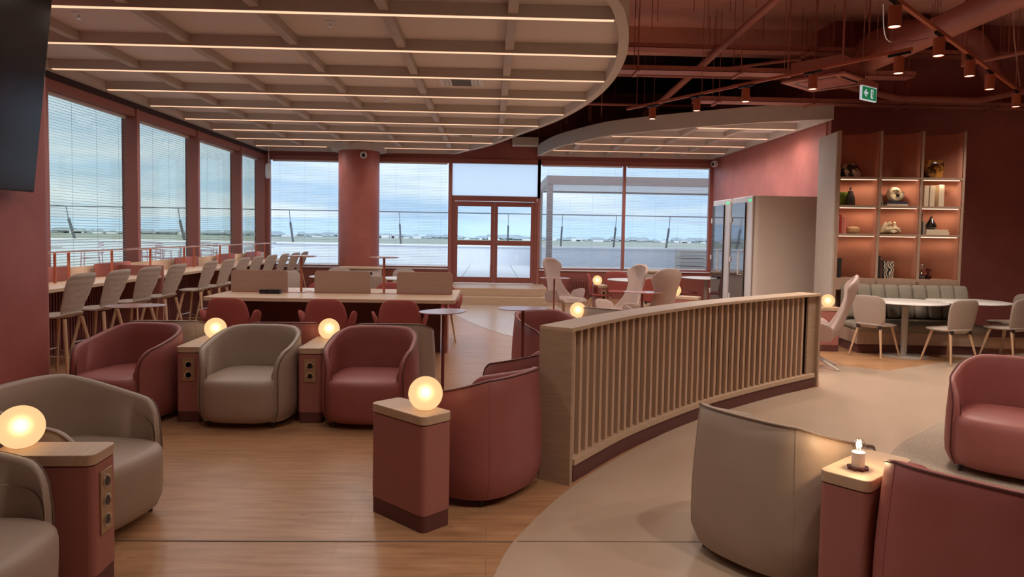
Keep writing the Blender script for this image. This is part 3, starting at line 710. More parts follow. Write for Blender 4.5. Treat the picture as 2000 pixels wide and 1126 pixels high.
console('c0', .26, .60, 0, 3.18, 11.5, 60, 'far red side console behind the pair of high-back chairs')
console('c0', .26, .60, 0, 4.72, 10.02, 86, 'red side console behind the high-back chair at the end of the divider')
def make_globe():
    t = thing('globe_lamp', '', ''); r = .093; zc = r * .94
    MB().lathe([(r * cos(a), zc + r * sin(a)) for a in [radians(-68 + 158 * i / 22) for i in range(23)]][:-1] + [(0, zc + r)], n=40).build('shade', 'opal', t)
    MB().lathe([(0, .022), (.034, .020), (.036, .0), (0, 0)], n=24).build('base', 'chrome', t)
    MB().lathe([(.028 * cos(a), zc + .005 + .028 * sin(a)) for a in [radians(-90 + 180 * i / 10) for i in range(11)]], n=16).build('bulb', 'bulb_glow', t)
    return t
for x, y, z, l in [(-2.03, 3.14, .62, 'nearest glowing globe lamp at the left edge'), (-2.41, 6.36, .62, 'glowing globe lamp between the leftmost red and the taupe armchair'),
                (-1.43, 6.42, .62, 'glowing globe lamp between the taupe and the right red armchair of the row'), (-.34, 3.87, .62, 'glowing globe lamp on the front centre console'),
                (1.03, 8.28, .62, 'glowing globe lamp just above the rail of the slatted divider'), (2.10, 13.92, .62, 'glowing globe lamp between the left high-back chair and the far red chairs'),
                (3.03, 11.58, .62, 'glowing globe lamp right of the pair of high-back chairs'), (4.81, 10.02, .62, 'glowing globe lamp between the phone booths and the bookshelf')]:
    place('globe', make_globe, (x, y, z), 0, l, 'lamp', 'opal globe lamps')
t = thing('bulb_lamp', 'cream candle-like lamp with a bare glowing bulb on the front right console', 'lamp', (1.555, 2.915, .621))
cst = []
for k in range(48): a = 2 * pi * k / 48; r = .040 + .004 * cos(8 * a); cst.append((r * cos(a), r * sin(a)))
MB().prism(cst, 0, .012).build('coaster', 'coaster', t, angle=50, bevel=.002)
MB().lathe([(0, .012), (.026, .012), (.026, .068), (.025, .072), (.015, .070), (0, .070)], n=32).build('holder', 'candle_white', t)
MB().lathe([(.012, .072), (.014, .08)] + [(.027 * cos(a), .103 + .027 * sin(a)) for a in [radians(-50 + 140 * i / 14) for i in range(14)]] + [(0, .130)], n=28).build('bulb', 'glass_clear', t)
f = MB()
for k in range(4): a = k * pi / 2 + .4; f.tube([(.007 * cos(a), .007 * sin(a), .085), (.007 * cos(a), .007 * sin(a), .122)], .0016, 6)
f.build('filament', 'filament', t)
ld = bpy.data.lights.new('bulb', 'POINT'); ld.energy = 3.0; ld.color = (1, .66, .36); ld.shadow_soft_size = .012
lo = bpy.data.objects.new('bulb_light', ld); COL.objects.link(lo); lo.parent = t; lo.location = (0, 0, .104)

# ================================================================== SIDE TABLES
def make_side():
    t = thing('pole_side_table', '', '')
    pts = []
    for k in range(48):
        a = 2 * pi * k / 48; r = .225 * (1 + .12 * cos(2 * a) + .04 * cos(3 * a)); pts.append((r * cos(a) * 1.05, r * sin(a)))
    MB().prism(pts, .825, .833).build('top', 'plate_top', t, bevel=.002)
    MB().tube([(0, 0, .01), (0, 0, .825)], .016, 14).build('pole', 'side_red', t)
    MB().lathe([(0, 0), (.15, 0), (.15, .006), (.02, .012), (0, .012)], n=36).build('base', 'side_red', t); return t
for x, y, a, l in [(-3.42, 7.0, 20, 'thin oval pole side table above the leftmost red armchair'), (-.44, 6.85, 60, 'thin oval pole side table left of the open floor, right of the armchair row'),
                   (.34, 7.22, 10, 'thin oval pole side table in front of the red armchair beyond the divider end'), (1.12, 12.4, 0, 'small pole side table in front of the left high-back lounge chair'),
                   (2.05, 9.55, 0, 'small pole side table in front of the pair of high-back chairs')]:
    place('side', make_side, (x, y, 0), radians(a), l, 'side table', 'red pole side tables')

# ================================================================== CURVED SLATTED DIVIDER
t = thing('slatted_divider', 'curved waist-high oak divider with dark gaps between vertical slats', 'divider', (0, 0, 0))
do = catmull([(.52, 4.43), (.86, 4.93), (1.10, 5.25), (1.44, 5.65), (1.76, 6.0), (2.07, 6.31), (2.79, 6.93), (3.54, 7.52)], 6)
def resample(p, n):
    d = [0]
    for a, b in zip(p, p[1:]): d.append(d[-1] + sqrt((b[0] - a[0]) ** 2 + (b[1] - a[1]) ** 2))
    out = []; j = 0
    for i in range(n):
        s = d[-1] * i / (n - 1)
        while j < len(d) - 2 and d[j + 1] < s: j += 1
        u = (s - d[j]) / (d[j + 1] - d[j]); out.append((p[j][0] + (p[j + 1][0] - p[j][0]) * u, p[j][1] + (p[j + 1][1] - p[j][1]) * u))
    return out
do = resample(do, 60)
curtain(MB(), do, .975, 1.0, .235).build('top_rail', 'oak', t, bevel=.002)
curtain(MB(), offset2(do, .004)[1:-1], .11, .15, .227).build('bottom_shelf', 'oak', t)
curtain(MB(), offset2(do, .012)[1:-1], .0, .11, .21).build('plinth', 'plinth', t)
curtain(MB(), offset2(do, .078)[1:-1], .15, .975, .02).build('backing', 'booth_dark', t)
q = offset2(do, .235)
def endp(i, j):
    p, r = do[i], q[i]; a = do[j]; dx, dy = a[0] - p[0], a[1] - p[1]; l = sqrt(dx * dx + dy * dy); dx *= .035 / l; dy *= .035 / l
    return MB().prism([p, r, (r[0] + dx, r[1] + dy), (p[0] + dx, p[1] + dy)], 0, .975)
endp(0, 1).build('end_panel', 'oak_panel', t); endp(59, 58).build('end_panel', 'oak_panel', t)
dd = resample(offset2(do, .035), 44)
for i in range(1, 41):
    p = dd[i]; a = dd[i + 1]; dx, dy = a[0] - p[0], a[1] - p[1]; l = sqrt(dx * dx + dy * dy); dx /= l; dy /= l
    w = .018
    MB().prism([(p[0] - dx * w, p[1] - dy * w), (p[0] + dx * w, p[1] + dy * w), (p[0] + dx * w - dy * .032, p[1] + dy * w + dx * .032), (p[0] - dx * w - dy * .032, p[1] - dy * w + dx * .032)], .15, .975).build('slat', 'oak_v', t)

fp = dd[41:44]
curtain(MB(), fp, .15, .975, .02).build('filler_panel', 'oak_panel', t)
# ================================================================== SHARED DESK
t = thing('shared_desk', 'long oak work desk with red under-panel in front of the row of red chairs', 'desk', (-1.95, 9.55, 0))
MB().prism(rrect(3.06, 1.62, .06), .715, .76).build('top', 'oak', t, bevel=.004)
MB().box(-1.3, -.05, .0, 1.3, .05, .715).build('modesty_panel', 'plinth', t)
MB().box(-1.46, -.6, 0, -1.42, .6, .715).box(1.36, -.15, 0, 1.40, .15, .715).build('leg_panel', 'laminate_red', t)
MB().box(-1.44, -.045, .7605, 1.44, .045, .764).build('cable_strip', 'track_red', t)
for x, l in [(-3.04, 'left'), (-1.95, 'middle'), (-.865, 'right')]:
    m = MB(); pts = [(-.37, 0)] + [(-.37 + .05 - .05 * cos(a), .24 + .05 * sin(a)) for a in [radians(15 * i) for i in range(7)]] + [(.37 - .05 + .05 * sin(a), .24 + .05 * cos(a)) for a in [radians(15 * i) for i in range(7)]] + [(.37, 0)]
    m.prism(pts, -.012, .012); m.v = [(x_, z_, y_) for x_, y_, z_ in m.v]
    o = m.build('desk_screen', 'desk_screen', None, bevel=.002, loc=(x, 9.55, .7645)); tag(o, 'low oak privacy screen on the long desk, the %s one of three' % l, 'screen')
def make_tlamp():
    t = thing('desk_lamp', '', '')
    MB().lathe([(0, 0), (.05, 0), (.05, .006), (.02, .010), (0, .010)], n=24).build('base', 'chrome', t)
    MB().tube([(0, 0, .005), (0, 0, .47)], .016, 14).build('post', 'track_red', t)
    m = MB().pillow(.20, .13, .012, n=2.2); m.v = [(a, b, c + .478) for a, b, c in m.v]; m.build('head', 'plate_top', t); return t
place('tlamp', make_tlamp, (-2.495, 9.55, .765), 0, 'red desk lamp with flat oval head between the left and middle screens', 'lamp')
place('tlamp', make_tlamp, (-1.405, 9.55, .765), 0, 'red desk lamp with flat oval head between the middle and right screens', 'lamp')
t = thing('power_unit', 'black tabletop power unit at the foot of the left desk screen', 'power unit', (-2.83, 9.33, .7602))
MB().box(-.13, -.05, 0, .13, .05, .055).build('case', 'black', t, bevel=.004)
m = MB()
for i in range(3): m.box(-.10 + i * .075, -.052, .012, -.05 + i * .075, -.0501, .042)
m.build('socket', 'screen_black', t)
for x, y, a, l in [(-2.30, 9.86, 10, 'white sheet of paper nearest the left desk lamp'), (-2.45, 10.1, -15, 'white leaflet lying further back on the long desk')]:
    tag(MB().box(-.12, -.08, 0, .12, .08, .0015).build('paper_sheet', 'white', None, loc=(x, y, .7602), rotz=radians(a)), l, 'paper')
tag(MB().tube(catmull([(-2.5, 9.75, .763), (-2.3, 9.7, .763), (-2.15, 9.8, .763), (-2.3, 9.95, .763)], 5), .003, 5).build('charging_cable', 'black'), 'thin black cable lying on the long desk by the papers', 'cable')

def make_redchair():
    t = thing('desk_chair', '', '')
    bend = lambda a, b, c: (a, .17 + c - .9 * a * a + b * .10, .60 + b)
    MB().pillow(.245, .215, .035, bend, n=4.0, taper=-.16).build('backrest', 'fabric_red', t)
    MB().pillow(.24, .23, .045, lambda a, b, c: (a, b - .03, .43 + c), n=3.2).build('seat', 'fabric_red', t)
    for s in (-1, 1):
        MB().pillow(.14, .13, .022, lambda a, b, c, s=s: (s * (.235 + (b + .13) * .30 + c * .9), a + .02, .53 + b + a * .25), n=3.0).build('arm', 'fabric_red', t)
        for q in (-1, 1): MB().tube([(s * .15, q * .15 - .03, .40), (s * .22, q * .24 - .03, 0)], .017, 10, r1=.010).build('leg', 'wood_leg', t)
    return t
for i, (x, y, rz, l) in enumerate([(-2.97, 8.32, 180, 'red upholstered desk chair at the near side of the desk, left of three'), (-1.86, 8.32, 178, 'red upholstered desk chair at the near side of the desk, middle of three'), (-1.03, 8.32, 182, 'red upholstered desk chair at the near side of the desk, right of three'),
                       (-2.50, 10.75, 5, 'red upholstered chair across the desk, glimpsed under the left end'), (-1.52, 10.75, -5, 'red upholstered chair across the desk behind the middle near chair'), (-.72, 10.6, 4, 'red upholstered chair across the desk at its right end, wooden legs in view')]):
    place('redchair', make_redchair, (x, y, 0), radians(rz), l, 'chair', 'red upholstered chairs at the long desk')

# ================================================================== WINDOW BAR WITH STOOLS
t = thing('window_bar', 'long oak window bar with red base panels along the left glazing', 'bar counter', (0, 0, 0))
MB().box(-5.44, 7.62, .87, -4.68, 17.3, .91).build('worktop', 'oak', t, bevel=.004)
for y in (7.6, 10.35, 13.3, 16.2): MB().box(-5.42, y, 0, -4.66 if y in (7.6, 10.35) else -4.8, y + .035, 1.05 if y == 10.35 else .87).build('gable', 'laminate_red', t, bevel=.003)
MB().box(-5.3, 7.64, 0, -5.28, 17.3, .87).build('back_panel', 'ribbed', t)
m = MB(); y = 7.7
while y < 17.2: m.box(-5.28, y, .05, -5.262, y + .03, .84); y += .06
m.build('ribs', 'ribbed', t)
MB().box(-5.40, 7.64, .911, -5.382, 17.3, 1.06).build('back_screen', 'oak', t)
for i, (a, b) in enumerate([(8.25, 9.15), (9.75, 10.7), (12.2, 13.15), (14.0, 15.0), (15.7, 16.7)]):
    m = MB(); m.box(-5.30, a, .9105, -5.28, b, 1.09); tag(m.build('bar_screen', 'paint_red', None, bevel=.006), 'low terracotta screen standing on the window bar, ' + ['nearest the viewer', 'second from the viewer', 'in the middle of five', 'second from the far corner', 'nearest the far corner'][i], 'screen')
def bar_light(a, b, posts, label):
    t = thing('bar_light_rail', label, 'lamp', (0, 0, 0))
    MB().box(-5.2, a, 1.27, -5.08, b, 1.287).build('shade', 'plate_top', t, bevel=.003)
    MB().box(-5.17, a + .05, 1.267, -5.11, b - .05, 1.2699).build('led_strip', 'led', t)
    for i in range(3): strip_lights(t, -5.2, -5.08, a + (b - a) * (i + .5) / 3 - .035, 1.26, 1, 3.0)
    for y in posts: MB().tube([(-5.14, y, .912), (-5.14, y, 1.27)], .016, 12).build('post', 'track_red', t)
bar_light(7.2, 10.1, [8.62, 8.90, 9.9], 'long flat light rail on red posts over the near part of the window bar')
bar_light(10.2, 13.1, [11.0, 12.2, 12.6], 'long flat light rail on red posts over the middle of the window bar')
bar_light(13.3, 17.2, [13.8, 14.3, 15.9, 16.5], 'long flat light rail on red posts over the far end of the window bar')
def make_stool():
    t = thing('bar_stool', '', '')
    bend = lambda a, b, c: (a, .20 + b * .40 - .75 * a * a + c + .004 * cos(b * 95) * (1 if c > 0 else 0), .865 + b)
    MB().pillow(.20, .235, .016, bend, n=5.0, taper=.2, rings=12, seg=44).build('backrest', 'stool_shell', t)
    MB().pillow(.21, .19, .020, lambda a, b, c: (a, b - .03, .645 + c + .9 * max(0, b - .09) ** 1.5 * 1.2), n=3.5).build('seat', 'stool_shell', t)
    for s in (-1, 1):
        for q in (-1, 1): MB().tube([(s * .13, q * .13, .62), (s * .235, q * .235, 0)], .021, 10, r1=.013).build('leg', 'wood_leg', t)
    c = .188; MB().tube([(-c, -c, .27), (c, -c, .27)], .009, 8).tube([(-c, c, .22), (c, c, .22)], .006, 8).tube([(-c, -c, .24), (-c, c, .24)], .006, 8).tube([(c, -c, .24), (c, c, .24)], .006, 8).build('footrest', 'chrome', t)
    return t
ords = ['first', 'second', 'third', 'fourth', 'fifth', 'sixth', 'seventh', 'eighth', 'ninth', 'tenth', 'eleventh', 'twelfth']
for i, y in enumerate([7.68, 8.42, 9.22, 9.98, 11.15, 11.9, 12.65, 13.4, 14.25, 15.1, 15.95, 16.7]):
    place('stool', make_stool, (-4.52, y, 0), radians(-97 + random.uniform(-4, 4)), 'taupe shell bar stool with wooden legs at the window bar, %s from the left wall' % ords[i], 'bar stool', 'bar stools along the window bar')

# ================================================================== BOOTHS
def make_booth():
    t = thing('phone_booth', '', '')
    # local: front face at x=0 looking -X, depth to +X, width along Y
    MB().prism([(.0, .05)] + [(.10 - .10 * cos(a), .10 - .10 * sin(a)) for a in [radians(15 * i) for i in range(7)]] + [(1.06, 0), (1.06, 1.0), (.1, 1.0), (.0, .98)], .04, 2.28).build('casing', 'booth_side', t, angle=25)
    MB().box(-.03, .22, .06, .0, .98, 2.28).box(-.03, .02, .06, 0, .22, 2.28).build('front_frame', 'booth_frame', t, bevel=.008)
    MB().box(-.055, .27, .12, -.035, .93, 2.18).build('door_panel', 'booth_dark', t)
    d = MB().box(-.06, .27, .12, -.056, .93, 2.18).build('door', 'booth_glass', t)
    MB().tube([(-.06, .36, .95), (-.12, .36, .95), (-.12, .36, 1.35), (-.06, .36, 1.35)], .012, 8).build('handle', 'white', d)
    for z in (.5, 1.15, 1.85): MB().box(-.075, .90, z, -.03, .96, z + .09).build('hinge', 'booth_frame', d, bevel=.004)
    MB().box(-.036, .07, 2.19, -.0305, .17, 2.225).build('status_light', 'green_light', t)
    MB().box(0.02, .02, 0, 1.04, .98, .04).build('base', 'booth_dark', t); return t
place('booth', make_booth, (4.36, 11.78, 0), 0, 'nearer white acoustic phone booth with glass door, its plain side showing', 'phone booth')
place('booth', make_booth, (4.36, 12.90, 0), 0, 'farther white acoustic phone booth, squeezed behind the nearer one', 'phone booth')

# ================================================================== HIGH-BACK LOUNGE CHAIRS
def make_lounge():
    t = thing('high_back_chair', '', '')
    sp = catmull([(-.30, .36, .27, .02), (-.26, .40, .29, .03), (-.05, .38, .30, .06), (.12, .37, .29, .10), (.22, .44, .26, .12), (.27, .56, .21, .10), (.31, .70, .172, .07), (.36, .84, .18, .07), (.40, .96, .225, .11), (.415, 1.05, .22, .09), (.412, 1.10, .185, .05), (.408, 1.13, .13, .025), (.405, 1.145, .06, .01)], 3)
    rows = []
    for i, (y, z, hw, cu) in enumerate(sp):
        a = sp[max(i - 1, 0)]; b = sp[min(i + 1, len(sp) - 1)]; dy, dz = b[0] - a[0], b[1] - a[1]; l = sqrt(dy * dy + dz * dz)
        ny, nz = -dz / l, dy / l
        rows.append([(u * hw, y + ny * cu * abs(u) ** 2.2, z + nz * cu * abs(u) ** 2.2) for u in [-1 + 2 * k / 16 for k in range(17)]])
    MB().grid(rows).build('shell', 'fabric_lounge', t, mods=[solidify(.04, 0), subsurf(1)], angle=80)
    for s in (-1, 1):
        MB().pillow(.18, .115, .022, lambda a, b, c, s=s: (s * (.285 + (b + .12) * .32 + c), a - .03, .48 + b + a * -.18), n=3.2).build('arm', 'fabric_lounge', t)
    MB().pillow(.25, .23, .05, lambda a, b, c: (a, b - .06, .41 + c), n=3).build('seat_cushion', 'fabric_lounge', t)
    m = MB().tube([(0, 0, .12), (0, 0, .38)], .03, 12); m.build('column', 'wood_leg', t)
    for k in range(4): a = pi / 4 + k * pi / 2; MB().tube([(0, 0, .13), (.33 * cos(a), .33 * sin(a), .012)], .022, 8, r1=.012).build('leg', 'white_warm', t)
    return t
place('lounge', make_lounge, (1.35, 13.0, 0), radians(38), 'pinkish high-back lounge chair left of the far globe lamp, facing the viewer', 'lounge chair')
place('lounge', make_lounge, (1.97, 10.75, 0), radians(-62), 'pinkish high-back lounge chair turned away, the left of the touching pair', 'lounge chair')
place('lounge', make_lounge, (2.30, 9.95, 0), radians(198), 'pinkish high-back lounge chair, the right of the touching pair, its back towards the viewer', 'lounge chair')
place('lounge', make_lounge, (4.06, 8.68, 0), radians(-112), 'pinkish high-back lounge chair in profile at the right end of the divider', 'lounge chair')

# ================================================================== BOOKSHELF AND BANQUETTE
def shelf_light(parent, x, y, z):
    ld = bpy.data.lights.new('strip_light', 'SPOT'); ld.energy = 2.2; ld.color = (1, .74, .52); ld.spot_size = radians(178); ld.spot_blend = .5; ld.shadow_soft_size = .03
    lo = bpy.data.objects.new('strip_light', ld); COL.objects.link(lo); lo.parent = parent; lo.location = (x, y, z)
SA = radians(-5); SO = Vector((5.08, 10.42, 0))
def S(x, y, z): return (SO.x + x * cos(SA) - y * sin(SA), SO.y + x * sin(SA) + y * cos(SA), z)
t = thing('bookshelf', 'tall oak bookshelf wall with twelve terracotta niches and lit shelves', 'bookshelf', tuple(SO), SA)
BW = .585; DT = .035; TW = 3 * BW + 4 * DT - .09; BW = (TW - 4 * DT) / 3; DP = .36; TOP = 3.17
for i in range(4):
    x = i * (BW + DT); MB().box(x, 0, 0 if i in (0, 3) else .9, x + DT, DP + (.02), TOP).build('side_panel' if i in (0, 3) else 'divider_panel', 'shelf_wood', t, bevel=.002)
MB().box(-.03, .02, 0, -.001, DP + .36, 3.15).build('end_cladding', 'oak_grey', t)
for z in (1.015, 1.67, 2.085, 2.50):
    for i in range(3):
        x = DT + i * (BW + DT); s = MB().box(x, .004, z - .035, x + BW, DP, z).build('shelf_board', 'shelf_wood', t)
        if z > 1.1: MB().box(x + .02, .02, z - .043, x + BW - .03, .035, z - .0352).build('led_strip', 'led_shelf', s); shelf_light(s, x + BW / 2, .05, z - .05)
MB().box(DT, .0, .84, TW - DT, DP, .979).build('skirt', 'shelf_wood', t)
MB().box(DT, .2, 0, TW - DT, DP, .84).build('lower_panel', 'shelf_wood', t)
for i in range(3):
    x = DT + i * (BW + DT); rows = []
    for k in range(17):
        u = k / 16; rows.append([(x + BW * u, .02 + (DP - .05) * max(0.0, sin(pi * min(1, .18 + u * .82))) ** .7 if u < 1 else .02, z) for z in (1.0, TOP - .02)])
    MB().grid(rows).build('curved_back', 'shelf_back', t, mods=[solidify(.012, -1)], angle=80)
# shelf contents
def book(x, z, w, h, d, mat, label, lean=0, yy=.06, flat=False):
    t = thing('book', label, 'book', S(x, yy, z + .0005), SA)
    m = MB(); c = MB()
    if flat: c.box(0, 0, 0, h, d, w); m.box(.004, .003, w * .12, h + .001, d - .003, w * .88); 
    else: c.box(0, 0, 0, w, d, h); m.box(w * .12, .004, .004, w * .88, d + .001, h + .001)
    c.build('cover', mat, t, bevel=.0015); m.build('pages', 'cream', t)
    if lean:
        for o in t.children: o.rotation_euler.y = lean
    return t
pbr('bk_red', (.42, .03, .03), .5); pbr('bk_pink', (.62, .22, .17), .5); pbr('bk_cream', (.74, .62, .45), .5); pbr('bk_black', (.02, .017, .016), .5); pbr('bk_grey', (.30, .26, .22), .5); pbr('bk_blue', (.05, .07, .12), .35); pbr('bk_brown', (.10, .04, .03), .5)
pbr('bk_green', (.05, .14, .02), .4, (.32, .42, .04), nscale=5, stretch=(.6, 1, 2.2)); pbr('stone_dark', (.03, .02, .015), .5, (.70, .58, .42), nscale=9, bump=.6, bscale=30, lo=.46, hi=.54)
pbr('stone_cream', (.70, .60, .42), .6, (.50, .40, .26), nscale=14, bump=.5, bscale=30); pbr('stone_tan', (.42, .24, .12), .6, (.52, .32, .17), nscale=5); pbr('bronze', (.035, .028, .022), .35, bump=.3, bscale=60); pbr('glass_black', (.008, .006, .006), .08, spec=.7)
pbr('amber', (.05, .018, .006), .12, (.75, .33, .06), nscale=7, lo=.42, hi=.6, spec=.7)
c0 = DT; c1 = 2 * DT + BW; c2 = 3 * DT + 2 * BW
# row 1 (top)
def rock(hw, hh, h, seed):
    random.seed(seed); m = MB(); rows = []
    ph = [random.uniform(0, 6) for _ in range(6)]
    for i in range(14):
        a = pi / 2 * i / 13; row = []
        for k in range(32):
            b = 2 * pi * k / 32; r = max(0.0, cos(a)) ** .8 * (1 + .08 * sin(3 * b + ph[0] + 2 * a) + .05 * sin(5 * b + ph[1] - 3 * a)); row.append((hw * r * cos(b), hh * r * sin(b), h * sin(a) ** .9 * (1 + .08 * sin(2 * b + ph[2]))))
        rows.append(row)
    m.grid(rows, closev=True); m.f.append(tuple(range(31, -1, -1))); return m
tag(rock(.155, .12, .20, 3).build('rock_sculpture', 'stone_dark', None, loc=S(c0 + .19, .17, 2.501)), 'dark and cream striped rock on the upper left shelf', 'rock')
t = thing('glass_vase', 'chunky amber glass vase on the upper right shelf', 'vase', S(c2 + .22, .18, 2.501), SA)
m = MB()
sqz = [(0, .105), (.02, .115), (.12, .125), (.2, .13), (.25, .12), (.265, .10)]
rows = [[(r * (abs(cos(a)) ** .5) * (1 if cos(a) > 0 else -1), r * .8 * (abs(sin(a)) ** .5) * (1 if sin(a) > 0 else -1), z) for a in [2 * pi * k / 40 for k in range(40)]] for z, r in sqz]
m.grid(rows, closev=True); m.f.append(tuple(range(39, -1, -1))); m.f.append(tuple(200 + i for i in range(40))); m.build('body', 'amber', t, angle=60)
MB().lathe([(.06, .266), (.075, .268), (.06, .272), (.045, .25)], n=24).build('rim', 'glass_black', t)
# row 2
book(c0 + .0, 2.085, .245, .20, .02, 'bk_green', 'green landscape picture book facing out behind the dark bottle', yy=.2)
t = thing('ribbed_bottle', 'dark ribbed bronze bottle with small stopper in front of the green book', 'bottle', S(c0 + .20, .12, 2.086), SA)
pts = [(.0, 0), (.062, 0), (.066, .03), (.062, .10), (.052, .15), (.036, .185), (.034, .20), (.028, .215), (0, .218)]
m = MB(); rows = [[(r * (1 + .05 * cos(10 * a)) * cos(a), r * (1 + .05 * cos(10 * a)) * sin(a), z) for a in [2 * pi * k / 60 for k in range(60)]] for r, z in catmull(pts, 3)]
m.grid(rows, closev=True).build('body', 'bronze', t, angle=80); MB().lathe([(.006, .215), (.008, .235), (.022, .243), (.012, .255), (.02, .262), (0, .266)], n=12).build('stopper', 'bronze', t)
book(c1 + .012, 2.085, .018, .185, .17, 'bk_cream', 'thin cream book standing left of the spiral shell')
book(c1 + .045, 2.085, .022, .19, .17, 'bk_grey', 'grey book leaning beside the spiral shell', lean=-.16)
book(c1 + .12, 2.085, .03, .30, .2, 'bk_cream', 'cream book lying flat under the blue book', flat=True)
book(c1 + .11, 2.1165, .028, .31, .2, 'bk_blue', 'dark blue book lying flat under the spiral shell', flat=True)
t = thing('spiral_shell', 'cream spiral fossil shell standing on the flat blue book', 'shell', S(c1 + .26, .15, 2.146), SA)
pts = [((.012 + .083 * (i / 60) ** 1.1) * cos(i * .30 + 1.2), (.012 + .083 * (i / 60) ** 1.1) * sin(i * .30 + 1.2)) for i in range(61)]
m = MB(); rows = []
P3 = [Vector((x, 0, z + .118)) for x, z in pts]
for i, p in enumerate(P3):
    d = (P3[min(i + 1, 60)] - P3[max(i - 1, 0)]).normalized(); a = Vector((0, 1, 0)); b = d.cross(a); r = .012 + .030 * i / 60; rr = r * (1 + .06 * sin(i * 2.0))
    rows.append([p + (a * cos(2 * pi * k / 14) * 1.5 + b * sin(2 * pi * k / 14)) * rr for k in range(14)])
m.grid(rows, closev=True); m.f.append(tuple(range(13, -1, -1))); m.f.append(tuple(60 * 14 + i for i in range(14))); m.build('whorl', 'stone_cream', t, angle=70)
op = MB().lathe([(0, .03), (.02, .024), (.024, 0), (.02, -.05), (0, -.06)], n=14).build('opening', 'black', t)
op.rotation_euler.x = radians(90); op.location = (.03, -.04, .10)
for i, (x, w) in enumerate([(.055, .062), (.135, .07), (.262, .075)]):
    book(c2 + x, 2.085, w, .305 if i < 2 else .315, .18, 'bk_cream', ['cream book, left of the three on the right shelf', 'cream book, middle of the three on the right shelf', 'cream book standing apart, right of the three on the right shelf'][i])
# row 3
for x, w, h, mt, l in [(.0, .028, .26, 'bk_cream', 'cream book at the far left of the third shelf'), (.03, .032, .275, 'bk_red', 'bright red book left of the tan stone'), (.065, .026, .24, 'bk_pink', 'salmon book beside the bright red book'), (.094, .042, .245, 'bk_pink', 'thick pink book nearest the tan stone')]:
    book(c0 + x + .003, 1.67, w, h, .17, mt, l)
t = MB().pillow(.098, .085, .052, n=2.3, seg=40); tag(t.build('oval_stone', 'stone_tan', None, loc=S(c0 + .265, .15, 1.723), rotz=SA), 'smooth tan oval stone beside the red books', 'stone')
random.seed(11); m = MB()
for k in range(9):
    a0 = random.uniform(0, 6.28); pp = []
    for i in range(6):
        a = a0 + i * random.uniform(.6, 1.2); r = random.uniform(.05, .17); h = .018 + max(0, (.17 - r)) * random.uniform(.5, 2.0); pp.append((r * cos(a) * 1.05, r * .65 * sin(a), min(h, .17)))
    m.tube(catmull(pp, 6), .0165, 8)
tag(m.build('knot_sculpture', 'stone_cream', None, loc=S(c1 + .22, .17, 1.672), rotz=SA), 'cream tangled knot sculpture on the middle shelf', 'sculpture')
book(c2 + .004, 1.67, .04, .31, .18, 'bk_black', 'tall black book left of the grey one on the third shelf')
book(c2 + .055, 1.67, .035, .19, .18, 'bk_grey', 'short grey book left of the teardrop vase')
book(c2 + .105, 1.67, .045, .33, .19, 'bk_cream', 'lower flat cream book beneath the teardrop vase', flat=True)
book(c2 + .11, 1.7165, .03, .31, .18, 'bk_cream', 'upper flat cream book beneath the teardrop vase', flat=True)
tag(MB().lathe(catmull([(0, 0), (.045, .002), (.072, .035), (.070, .07), (.048, .115), (.022, .16), (.008, .205), (.004, .225), (0, .23)], 4), n=36).build('teardrop_vase', 'glass_black', None, loc=S(c2 + .215, .15, 1.747)), 'glossy black teardrop glass vase on two cream books', 'vase')
# row 4
book(c0 + .0 + .003, 1.015, .035, .285, .18, 'bk_brown', 'dark brown book at the lower left shelf')
book(c0 + .045, 1.015, .045, .29, .18, 'bk_black', 'black book beside the brown one on the lower left shelf')
book(c1 + .004, 1.015, .055, .34, .18, 'bk_black', 'tallest black book on the lower middle shelf')
book(c1 + .062, 1.015, .03, .28, .18, 'bk_brown', 'dark brown book beside the tallest black one')
book(c1 + .10, 1.015, .025, .27, .18, 'bk_black', 'black book leaning against the patterned book', lean=-.1)
book(c1 + .135, 1.015, .15, .25, .03, 'maze', 'black book with cream maze pattern facing out', yy=.12)
def hourglass(x, h, r, gl, label, sand):
    t = thing('hourglass', label, 'hourglass', S(x, .15, 1.016), SA)
    MB().lathe(catmull([(r * .7, 0), (r, h * .12), (r * .95, h * .25), (r * .2, h * .48), (r * .15, h * .52), (r * .7, h * .75), (r * .75, h * .88), (r * .3, h)], 4), n=28).build('glass', gl, t)
    MB().lathe([(0, .004), (r * .75, .004), (r * .93, h * .14), (r * .5, h * .24), (0, h * .28)], n=24).build('sand', sand, t)
hourglass(c2 + .10, .23, .065, 'glass_clear', 'taller clear hourglass on the lower right shelf', 'bk_black')
hourglass(c2 + .205, .155, .048, 'glass_redd', 'smaller reddish hourglass on the lower right shelf', 'bk_brown')
# banquette
t = thing('banquette', 'olive channel-back banquette bench below the bookshelf', 'bench', tuple(SO), SA)
x0, x1 = .10, 1.86
n = 9
for i in range(n):
    a0 = x0 + (x1 - x0) * i / n; a1 = x0 + (x1 - x0) * (i + 1) / n; c = (a0 + a1) / 2; w = (a1 - a0) / 2
    MB().pillow(w, .235, .05, lambda a, b, cc, c=c: (c + a, -.10 - .03 + cc * -1 + b * .28, .70 + b), n=7, rings=7, seg=32).build('back_channel', 'fabric_olive', t)
MB().box(x0, -.09, .2, x1, .0, .90).build('back_board', 'fabric_olive', t, bevel=.02)
MB().pillow((x1 - x0) / 2 + .02, .30, .085, lambda a, b, c: ((x0 + x1) / 2 + a, b - .40, .365 + c), n=12, seg=80).build('seat', 'fabric_olive', t)
MB().box(x0, -.64, .13, x1 + .01, .0, .32).build('base', 'shelf_wood', t, bevel=.004)
MB().box(x0 + .03, -.60, 0, x1 - .03, .0, .13).build('plinth', 'plinth', t)

